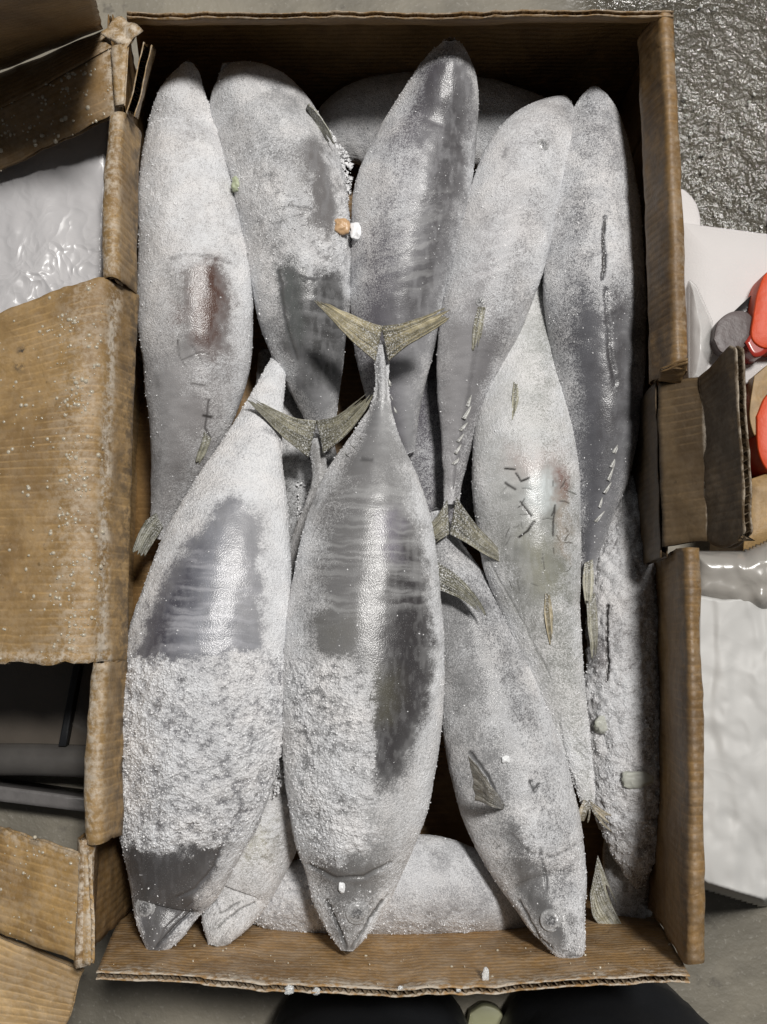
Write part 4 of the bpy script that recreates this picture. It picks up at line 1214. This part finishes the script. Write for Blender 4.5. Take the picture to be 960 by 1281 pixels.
# ---- F7 biggest left
F7 = fish('largest frozen fish, with a blue thawed window on its flank above a thick snowy crust', [
    (353, 428, 8, .090), (344, 468, 27, .104), (330, 512, 47, .120), (316, 560, 74, .130), (305, 600, 104, .135), (295, 640, 132, .139), (283, 690, 160, .143), (272, 750, 181, .146), (260, 810, 196, .148), (253, 870, 205, .148),
    (247, 930, 203, .147), (239, 990, 186, .145), (229, 1040, 160, .142), (220, 1090, 126, .138), (210, 1130, 92, .134), (202, 1162, 60, .142), (196, 1181, 36, .146), (192, 1192, 16, .148)],
    ratio=0.66, frost=0.66, skin=(0.17, 0.17, 0.18), belly=(0.5, 0.5, 0.52), lat=0.0, seed=59, frost_edge=0.20,
    melt=[([(150, 1058), (285, 1050), (250, 1125), (206, 1186), (188, 1193), (164, 1130)], 0.52, 14), ([(172, 1150), (240, 1090), (262, 1100), (205, 1185), (188, 1188)], 0.30, 12), ([(262, 655), (292, 625), (312, 640), (318, 700), (322, 770), (320, 815), (240, 822), (172, 824), (186, 780), (215, 720)], 0.95, 9), ([(305, 640), (335, 640), (345, 760), (330, 815), (315, 815)], 0.22, 16), ([(158, 1062), (250, 1058), (284, 1050), (262, 1100), (226, 1140), (190, 1150), (165, 1112)], 0.26, 14), ([(164, 1110), (190, 1110), (200, 1180), (180, 1180)], 0.20, 12)],
    crust=[([(148, 826), (240, 823), (360, 815), (356, 930), (322, 1030), (290, 1055), (215, 1058), (150, 1062), (143, 930)], 1.0, 6)],
    paint=[([(150, 1058), (285, 1050), (250, 1125), (206, 1186), (188, 1193), (164, 1130)], (0.11, 0.11, 0.115), 0.85, 12), ([(320, 600), (352, 600), (362, 700), (358, 812), (322, 812), (318, 700)], (0.42, 0.43, 0.46), 0.8, 16), ([(262, 655), (292, 625), (312, 640), (320, 700), (322, 815), (172, 824), (186, 780), (215, 720)], (0.23, 0.243, 0.285), 0.92, 12), ([(225, 715), (250, 690), (232, 770), (212, 822), (172, 824), (186, 780)], (0.045, 0.043, 0.065), 0.9, 12),
           ([(285, 650), (312, 645), (320, 770), (295, 810), (282, 720)], (0.36, 0.365, 0.39), 0.6, 14), ([(165, 1064), (270, 1058), (226, 1140), (180, 1110)], (0.085, 0.085, 0.092), 0.85, 12)],
    bands=[([(240, 690), (318, 690), (322, 812), (200, 815)], 0.03, (0.42, 0.42, 0.45), 0.8)],
    grooves=[([(276, 1062), (268, 1085), (246, 1112), (222, 1124)], 2.0, 0.0008, 0.25), ([(191, 1190), (212, 1168), (240, 1140)], 1.8, 0.0016, 0.8), ([(332, 536), (350, 548), (358, 566)], 3.0, 0.0009, 0.35), ([(195, 1188), (205, 1165), (240, 1130)], 1.2, 0.0005, 0.2)])
eye(F7, 181, 1136, 13)
# ---- F8 centre
F8 = fish('big central frozen fish with its forked tail uppermost and a dark streaked flank', [
    (477, 432, 22, .152), (478, 462, 17, .150), (478, 490, 18, .148), (476, 515, 31, .147), (472, 545, 58, .147), (467, 590, 108, .147), (463, 640, 146, .147), (460, 700, 170, .148), (457, 760, 187, .149), (455, 820, 195, .150), (454, 880, 196, .150),
    (451, 940, 189, .149), (448, 1000, 173, .147), (444, 1050, 148, .145), (441, 1095, 114, .142), (438, 1130, 90, .144), (436, 1158, 60, .147), (435, 1177, 36, .149), (434, 1189, 16, .150)],
    ratio=0.66, frost=0.32, skin=(0.15, 0.15, 0.153), belly=(0.42, 0.42, 0.42), lat=-0.5, seed=61, frost_edge=0.50,
    melt=[([(430, 560), (505, 560), (540, 720), (500, 830), (420, 830), (385, 760), (395, 640)], 0.14, 30), ([(500, 640), (525, 690), (538, 800), (528, 900), (490, 990), (468, 960), (478, 800), (490, 700)], 0.30, 10), ([(384, 1078), (492, 1070), (470, 1140), (436, 1188), (402, 1140)], 0.12, 14), ([(500, 690), (528, 720), (540, 790), (530, 880), (500, 950), (470, 980), (466, 880), (480, 800), (488, 740)], 0.52, 12), ([(440, 570), (510, 580), (530, 680), (500, 780), (430, 820), (400, 780), (405, 650)], 0.26, 22), ([(455, 500), (492, 500), (510, 570), (450, 575)], 0.28, 10), ([(395, 1075), (480, 1060), (480, 1120), (440, 1180), (410, 1120)], 0.26, 16), ([(400, 770), (440, 775), (435, 820), (402, 815)], 0.3, 10)],
    crust=[([(362, 830), (430, 822), (462, 850), (468, 960), (462, 1020), (474, 1050), (440, 1078), (398, 1080), (372, 1010), (360, 930)], 0.9, 7), ([(415, 1128), (450, 1120), (460, 1150), (438, 1170)], 0.45, 8)],
    paint=[([(430, 560), (505, 560), (540, 720), (500, 830), (420, 830), (385, 760), (395, 640)], (0.20, 0.20, 0.21), 0.7, 26), ([(500, 640), (525, 690), (538, 800), (528, 900), (490, 990), (468, 960), (478, 800), (490, 700)], (0.06, 0.058, 0.063), 0.9, 12), ([(384, 1078), (492, 1070), (470, 1140), (436, 1188), (402, 1140)], (0.17, 0.17, 0.175), 0.8, 16), ([(500, 690), (530, 720), (540, 790), (530, 880), (500, 960), (470, 980), (466, 880), (482, 800)], (0.055, 0.053, 0.058), 0.92, 12), ([(398, 775), (436, 775), (434, 816), (402, 816)], (0.20, 0.20, 0.18), 0.45, 16),
           ([(470, 850), (492, 850), (488, 900), (472, 900)], (0.15, 0.145, 0.09), 0.5, 14), ([(480, 640), (500, 640), (496, 700), (482, 700)], (0.22, 0.21, 0.27), 0.7, 8)],
    bands=[([(400, 600), (520, 600), (540, 760), (390, 780)], 0.03, (0.40, 0.40, 0.40), 0.55)],
    grooves=[([(388, 1082), (420, 1100), (455, 1098), (490, 1080)], 2.4, 0.0014, 0.4), ([(410, 1128), (424, 1162), (434, 1186)], 1.8, 0.0016, 0.8), ([(478, 1128), (456, 1162), (440, 1186)], 1.8, 0.0014, 0.7), ([(470, 455), (472, 500)], 2.0, 0.0006, 0.2), ([(484, 455), (484, 500)], 2.0, 0.0006, 0.2), ([(433, 1188), (424, 1165), (408, 1130)], 1.3, 0.0008, 0.3), ([(448, 1185), (462, 1155), (486, 1120)], 1.4, 0.0008, 0.3), ([(452, 573), (464, 575)], 2.5, 0.0008, 0.7)])
fin('tail_fin', F8, [([(470, 452, .158), (442, 428, .170), (415, 400, .180), (392, 375, .186)], [(478, 408, .162), (462, 403, .168), (432, 390, .176), (396, 374, .186)]),
                     ([(486, 452, .158), (510, 432, .170), (538, 416, .178), (564, 398, .184)], [(478, 408, .162), (502, 405, .168), (535, 394, .176), (567, 380, .184)])], (0.36, 0.31, 0.19), 24, 0.22, 0.35)
eye(F8, 447, 1142, 13)
finlets(F8, [(488, 482, 1.9), (492, 500, 1.95), (496, 516, 2.0)], 9, 2.6)
finlets(F8, [(452, 548, 2.6), (444, 560, 2.6), (436, 570, 2.6)], 9, 2.6)


# ------------------------------------------------------------------ ice chips, loose frost
def chip(name, label, cat, x, y, z, size, mat, seed, flat=1.0, group='ice chips lying on the fish and carton'):
    """an irregular broken lump"""
    n1, n2 = 26, 18
    a = np.linspace(0, 2 * np.pi, n1, endpoint=False)
    b = np.linspace(-np.pi / 2 + 0.05, np.pi / 2 - 0.05, n2)
    B, A = np.meshgrid(b, a, indexing='ij')
    d = np.stack([np.cos(B) * np.cos(A), np.cos(B) * np.sin(A), np.sin(B)], -1)
    d = d * (0.45 + 0.75 * vnoise(d * 1.5 + seed, seed) + 0.45 * vnoise(d * 4.0 + seed, seed + 1))[..., None]
    d = np.sign(d) * np.abs(d) ** 0.8
    v = d.reshape(-1, 3) * np.array(size) + P(x, y, z)
    caps = [np.arange(n1)[::-1], (n2 - 1) * n1 + np.arange(n1)]
    o = mesh(name, v, [grid_faces(n2, n1, True), np.array(caps)], mat, None, True)
    return setp(o, label, cat, group)


def on(F, x, y, dz=0.0):
    return surf(F, x, y)[0][2] + dz


M_AMBER = mk_plain('amber_ice', (0.62, 0.40, 0.22), 0.35, (400, 0.3, 0.001), 0.5, 0.15, 200, 0.15)
M_WHITEICE = mk_plain('white_ice', (0.82, 0.83, 0.84), 0.35, (500, 0.35, 0.001), 0.5, 0.06, 200, 0.1)
chip('ice_chip', 'small amber tinted ice chip lodged in the frost between two fish', 'ice chip', 428, 283, on(F2, 426, 283, .002), (.0062, .0056, .004), M_AMBER, 3)
chip('ice_chip', 'rounded white ice lump beside the amber chip', 'ice chip', 446, 291, on(F3, 448, 291, .0005), (.0046, .0066, .0026), M_FROST, 5)
chip('ice_chip', 'small white oblong ice chip on the snout of the central fish', 'ice chip', 428, 1110, on(F8, 428, 1110, .0005), (.0022, .0036, .0018), M_WHITEICE, 8)
chip('ice_chip', 'yellowish flat ice flake frozen onto the lumpy fish by the long wall', 'ice chip', 797, 975, on(F11, 797, 975, .001), (.0100, .0056, .0024), M_ICEY, 9)
chip('ice_chip', 'clear ice lump frozen near the slit in the lumpy fish', 'ice chip', 752, 906, on(F11, 752, 906, .001), (.0048, .0058, .003), M_ICEY, 12)
chip('ice_chip', 'white ice crumb on the smooth grey fish above its raised fin', 'ice chip', 633, 950, on(F10, 633, 950, .0005), (.0028, .0024, .0014), M_WHITEICE, 15)
chip('ice_chip', 'greenish frost lump stuck in the crack beside the scraped fish', 'ice chip', 297, 230, on(F2, 300, 230, -.004), (.0045, .0058, .004), mk_plain('green_ice', (.40, .44, .30), .5, (500, .3, .001)), 18)
# on the near wall
_yn = lambda x, y, z: P(x, y, z)
chip('ice_chip', 'glassy ice crumb on the inner face of the near wall', 'ice chip', 607, 1222, .188, (.0024, .0050, .0018), M_ICE, 21)
for i, (x, y, s) in enumerate([(362, 1238, .0030), (396, 1240, .0024), (501, 1236, .0016), (574, 1238, .0016)]):
    chip('ice_chip', ['glassy ice cluster hanging on the near rim above the dark trouser leg', 'smaller ice cluster on the near rim just beside the largest one', 'tiny ice grain on the near rim below the central fish', 'tiny ice grain at the near rim above the gap between the legs'][i], 'ice chip', x, y, .2, (s, s * .8, s * .7), M_ICE, 24 + i)
ic = chip('icicle', 'thin icicle hanging from the crosswise fish at the near wall', 'icicle', 558, 1171, .085, (.0024, .0062, .0030), M_ICE, 31)
for i, (x, y, s) in enumerate([(334, 1166, .0048), (505, 1164, .0036), (536, 1168, .0030)]):
    chip('ice_chip', ['frosty ice clump under the narrow-headed fish at the near wall', 'ice clump under the belly of the crosswise fish', 'smaller ice clump beside the icicle'][i], 'ice chip', x, y, .075, (s, s * .9, s * .8), M_ICE, 40 + i)


def loose(label, poly, zf, n, s0, s1):
    xs, ys = np.array(poly)[:, 0], np.array(poly)[:, 1]
    x = RNG.uniform(xs.min(), xs.max(), n * 4)
    y = RNG.uniform(ys.min(), ys.max(), n * 4)
    k = poly_in(x, y, poly)
    x, y = x[k][:n], y[k][:n]
    z = np.array([zf(a, b) for a, b in zip(x, y)])
    pos = PA(x, y, z + RNG.uniform(0, 0.004, len(x)))
    o = grains('loose_frost', pos, s0 + (s1 - s0) * RNG.random(len(x)) ** 2, M_FROST, None)
    return setp(o, label, 'frost')


loose('loose frost granules heaped between the far fish', [(385, 140), (410, 160), (440, 200), (440, 245), (428, 235), (412, 190)], lambda x, y: 0.095, 420, .0006, .0026)
loose('loose frost fallen into the crack between the two biggest fish', [(356, 800), (364, 800), (362, 900), (352, 990), (340, 1000), (352, 930)], lambda x, y: 0.13, 260, .0005, .0018)
loose('loose frost granules in the dark gap below the smaller forked tail', [(372, 600), (392, 600), (390, 660), (372, 680)], lambda x, y: 0.075, 120, .0006, .0018)
loose('loose frost along the crack between the silvery fish and the smooth grey fish', [(612, 740), (620, 738), (690, 905), (725, 1010), (715, 1000), (682, 900)], lambda x, y: 0.118 if y > 880 else 0.095, 150, .0005, .0016)

# ------------------------------------------------------------------ around the carton
def drape(name, label, cat, outline, ztop, zbase, mat, seed, amp=0.006, freq=18, step=3.0, edge=26.0, group=None, parent=None, film=False):
    """a stuffed plastic sack: pillow-shaped top over an outline, wrinkled, closed down to its base"""
    ox, oy = np.array(outline, float).T
    x0, x1, y0, y1 = ox.min(), ox.max(), oy.min(), oy.max()
    nx, ny = int((x1 - x0) / step) + 2, int((y1 - y0) / step) + 2
    X, Y = np.meshgrid(np.linspace(x0, x1, nx), np.linspace(y0, y1, ny), indexing='ij')
    ins = poly_in(X, Y, outline)
    d = seg_dist(X, Y, outline, True)
    # pull outside points onto the outline's inside
    prof = np.where(ins, np.clip(d / edge, 0, 1), 0)
    hgt = np.sqrt(np.clip(1 - (1 - prof) ** 2, 0, 1))
    base = PA(X, Y, np.full_like(X, (ztop + zbase) / 2))
    q = base * freq
    q[..., 2] = seed
    rid = 1 - np.abs(2 * fbm(q + 0.6 * fbm(q * 0.7 + 5, 2, seed)[..., None], 4, seed + 1) - 1)
    rid2 = 1 - np.abs(2 * fbm(q * np.array([2.2, 0.8, 1]) + 9, 3, seed + 2) - 1)
    z = zbase + (ztop - zbase) * hgt + amp * (smooth(0.55, 1.0, rid) + 0.6 * smooth(0.6, 1, rid2) - 0.5) * hgt
    p = PA(X, Y, z)
    keep = ins[:-1, :-1] | ins[1:, :-1] | ins[:-1, 1:] | ins[1:, 1:]
    f = grid_faces(nx, ny).reshape(nx - 1, ny - 1, 4)[keep]
    used = np.unique(f)
    mp = -np.ones(nx * ny, int)
    mp[used] = np.arange(len(used))
    o = mesh(name, p.reshape(-1, 3)[used], mp[f], mat, parent, True)
    if parent is None:
        setp(o, label, cat, group)
    sol = o.modifiers.new('thickness', 'SOLIDIFY')
    sol.thickness = 0.0008
    return o


drape('plastic_sack', 'shiny white plastic wrapped block seen through the gap beside the torn rim', 'plastic sack', [(-60, 130), (60, 120), (147, 120), (136, 352), (60, 400), (-60, 420)], 0.150, 0.130, M_SACK, 3, 0.0030, 11, 2.0, 14)
drape('plastic_sack', 'big white plastic sack standing beside the near half of the long wall', 'plastic sack', [(866, 735), (905, 742), (1010, 728), (1080, 900), (1010, 1120), (955, 1134), (880, 1112), (866, 1100)], 0.135, 0.0, M_SACKM, 9, 0.0035, 13, 2.0, 10)
drape('plastic_film', 'crumpled translucent plastic film above the big white sack', 'plastic film', [(868, 690), (930, 690), (1010, 655), (1020, 770), (930, 764), (868, 745)], 0.142, 0.125, mk_crinkle('milky_film', (0.36, 0.34, 0.31), 0.24, 0.8, 30, 80, 0.3), 15, 0.004, 14, 2.0, 24)


def slab(name, label, cat, outline, z0, z1, mat, bev=0.004, group=None, parent=None, seed=0):
    """a thick sheet with a rounded upper edge over an outline in pixels at height z1"""
    pts = catmull(np.array([(x, y) for x, y in outline] + [outline[0]], float), 90)[:-1]
    c = pts.mean(0)
    top = PA(pts[:, 0], pts[:, 1], np.full(len(pts), z1))
    cen = PA(c[0], c[1], z1)
    rings = [(1.0, z0), (1.0, z1 - bev), (0.996, z1 - bev * 0.4), (0.985, z1 - bev * 0.05), (0.97, z1), (0.6, z1), (0.2, z1)]
    V = []
    for s, z in rings:
        q = cen + (top - cen) * s
        q[:, 2] = z
        V.append(q)
    k = len(pts)
    v = np.concatenate(V)
    o = mesh(name, v, [grid_faces(len(rings), k, True), np.array([np.arange(k)[::-1], (len(rings) - 1) * k + np.arange(k)])], mat, parent, True)
    if parent is None:
        setp(o, label, cat, group)
    return o


def slab_straight(name, label, cat, outline, z0, z1, mat, parent=None, bev=0.003):
    """as slab but with straight sides"""
    pts = []
    for (xa, ya), (xb, yb) in zip(outline, outline[1:] + outline[:1]):
        for t in np.linspace(0, 1, 12, endpoint=False):
            pts.append((xa + (xb - xa) * t, ya + (yb - ya) * t))
    pts = np.array(pts)
    c = pts.mean(0)
    top = PA(pts[:, 0], pts[:, 1], np.full(len(pts), z1))
    cen = PA(c[0], c[1], z1)
    rings = [(1.0, z0), (1.0, z1 - bev), (0.992, z1 - bev * 0.3), (0.978, z1), (0.5, z1)]
    V = []
    for s, z in rings:
        q = cen + (top - cen) * s
        q[:, 2] = z
        V.append(q)
    k = len(pts)
    o = mesh(name, np.concatenate(V), [grid_faces(len(rings), k, True), np.array([np.arange(k)[::-1], (len(rings) - 1) * k + np.arange(k)])], mat, parent, True)
    if parent is None:
        setp(o, label, cat)
    return o


slab_straight('foam_box', 'white foam block on the floor beyond the long wall', 'foam block', [(852, 277), (880, 281), (1010, 298), (1050, 420), (990, 480), (862, 480)], 0.0, 0.10, M_FOAM)
slab('foam_piece', 'small rounded white foam piece behind the white foam block', 'foam piece', [(842, 250), (852, 236), (864, 244), (873, 258), (876, 284), (860, 300), (842, 290)], 0.0, 0.085, M_FOAM)
drape('plastic_film', 'clear crinkled film hanging over the white foam block by the carton', 'plastic film', [(862, 350), (872, 360), (892, 405), (892, 440), (878, 478), (862, 478)], 0.118, 0.102, M_CLEAR, 21, 0.003, 22, 1.5, 24)


def tube(name, pts, r, mat, parent=None, closed=False, n=14, m=120):
    p = np.array(pts + ([pts[0]] if closed else []), float)
    c = catmull(p, m)
    T = np.gradient(c, axis=0)
    T /= np.linalg.norm(T, axis=1)[:, None]
    B = np.cross(T, [0.05, 0.02, 1.0])
    B /= np.linalg.norm(B, axis=1)[:, None]
    Nn = np.cross(B, T)
    a = np.linspace(0, 2 * np.pi, n, endpoint=False)
    v = c[:, None, :] + r * (np.cos(a)[None, :, None] * B[:, None, :] + np.sin(a)[None, :, None] * Nn[:, None, :])
    k = m * n
    return mesh(name, v.reshape(-1, 3), [grid_faces(m, n, True), np.array([np.arange(n)[::-1], (m - 1) * n + np.arange(n)])], mat, parent, True)


# orange basket
bk = empty('plastic_basket', P(985, 470, 0.0), 'orange plastic basket with dark holes behind the folded cardboard tab', 'basket')
slab_straight('wall', None, None, [(862, 470), (900, 450), (1040, 330), (1060, 620), (930, 620), (905, 520)], 0.02, 0.085, M_RED, bk)
slab('rim', None, None, [(943, 392), (949, 362), (962, 338), (1015, 322), (1024, 420), (960, 436), (941, 424)], 0.09, 0.124, M_ORANGE, 0.009, None, bk)
slab('rim', None, None, [(892, 446), (905, 436), (930, 440), (918, 470), (890, 474)], 0.08, 0.098, M_ORANGE, 0.005, None, bk)
slab('rim', None, None, [(947, 520), (962, 492), (1010, 480), (1020, 590), (968, 594), (950, 568)], 0.08, 0.115, M_ORANGE, 0.008, None, bk)
slab('boss', None, None, [(932, 428), (944, 414), (958, 420), (960, 440), (944, 446)], 0.08, 0.122, M_RED, 0.008, None, bk)
slab_straight('dark_sheet', 'black plastic sheet wedged between foam block and orange basket', 'plastic sheet', [(905, 402), (962, 348), (968, 380), (945, 440), (915, 420)], 0.09, 0.108, M_SMOKE)
slab('plastic_disc', 'smoky translucent round lid lying against the orange basket', 'plastic lid', [(893, 424), (899, 402), (915, 390), (934, 390), (943, 402), (936, 428), (918, 442), (902, 440)], 0.110, 0.120, mk_plain('smoky_lid', (0.085, 0.066, 0.064), 0.4, (90, .3, .002), 0.25, 0.45, 60), 0.002)
slab('card_ring', 'pale brown card with a curved cut edge beyond the folded tab', 'cardboard scrap', [(944, 470), (975, 448), (1010, 450), (1010, 480), (966, 488), (950, 510), (945, 545), (938, 520)], 0.09, 0.112, M_CARD, 0.001)
bpy.data.objects['card_ring'].name = 'cardboard_scrap'
slab_straight('cardboard_scrap', 'ribbed pale cardboard strip beneath the near corner of the folded tab', 'cardboard scrap', [(936, 600), (1010, 575), (1010, 668), (930, 690)], 0.03, 0.11, M_CARD)

# dark corner seen through the gap on the left
slab_straight('steel_sheet', 'dark steel sheet lying in the opening beside the near rolled rim', 'steel sheet', [(-70, 790), (125, 790), (125, 936), (-70, 932)], 0.0, 0.030, M_STEEL)
slab_straight('metal_strip', 'thin black metal strip leaning across the dark steel sheet', 'metal strip', [(92, 832), (101, 832), (82, 934), (73, 934)], 0.0305, 0.040, M_BLACK)
pp = tube('pipe', [P(-70, 952, 0.03), P(20, 950, 0.03), P(130, 953, 0.03)], 0.013, M_PIPE)
setp(pp, 'grey wet pipe lying below the dark steel sheet', 'pipe')
slab_straight('plastic_strip', 'flat grey plastic strip below the pipe beside the carton', 'plastic strip', [(-70, 974), (125, 1000), (125, 1018), (-70, 994)], 0.0, 0.035, mk_plain('grey_strip', (0.13, 0.123, 0.12), 0.35, (80, .3, .003), .5, .4, 60))

# ------------------------------------------------------------------ the person at the near end (only the feet and shins can be seen)
def limb(name, rings, mat, parent):
    """loft through (centre, half width x, half depth y) rings"""
    n = 36
    a = np.linspace(0, 2 * np.pi, n, endpoint=False)
    r = catmull(np.array([[*c, w, d] for c, w, d in rings])[:, [2, 1, 0, 3, 4]] if False else np.array([[c[1], c[2], c[0], w, d] for c, w, d in rings]), 60)
    v = []
    for y, z, x, w, d in r:
        k = 1 + 0.05 * np.sin(a * 3 + z * 60) * (z > 0.05)
        v.append(np.c_[x + w * np.cos(a) * k, y + d * np.sin(a) * k, np.full(n, z)])
    m = len(r)
    v = np.concatenate(v)
    return mesh(name, v, [grid_faces(m, n, True), np.array([np.arange(n)[::-1], (m - 1) * n + np.arange(n)])], mat, parent, True)


person = empty('person', (0.035, -0.36, 0.0), 'person in wide black trousers standing at the near end of the carton', 'person')
for s, xc in ((-1, P(462, 1262, 0.12)[0]), (1, P(786, 1262, 0.12)[0])):
    x = xc
    limb('trouser_leg', [((x, -0.325, 0.015), .082, .075), ((x, -0.322, 0.06), .082, .073), ((x, -0.320, 0.11), .080, .067), ((x, -0.326, 0.18), .076, .062), ((x - s * 0.002, -0.345, 0.32), .074, .066), ((x - s * .006, -0.365, 0.47), .080, .076), ((x - s * .012, -0.40, 0.70), .090, .092), ((x - s * .03, -0.44, 0.92), .10, .11)], M_BLACK, person)
    limb('boot', [((x, -0.325, 0.0), .052, .088), ((x, -0.325, 0.03), .054, .090), ((x, -0.33, 0.07), .048, .082), ((x, -0.345, 0.11), .045, .06), ((x, -0.35, 0.16), .048, .052)], M_RUBBER, person)
hip = limb('hips', [((0.042, -0.43, 0.88), .17, .115), ((0.042, -0.44, 0.97), .175, .12), ((0.042, -0.445, 1.06), .155, .11)], M_BLACK, person)
slab('plastic_disc', 'pale olive plastic lid on the floor between the two trouser legs', 'plastic lid', [(588, 1268), (606, 1258), (626, 1266), (640, 1300), (630, 1340), (596, 1340), (584, 1300)], 0.0, 0.012, M_OLIVE, 0.004)
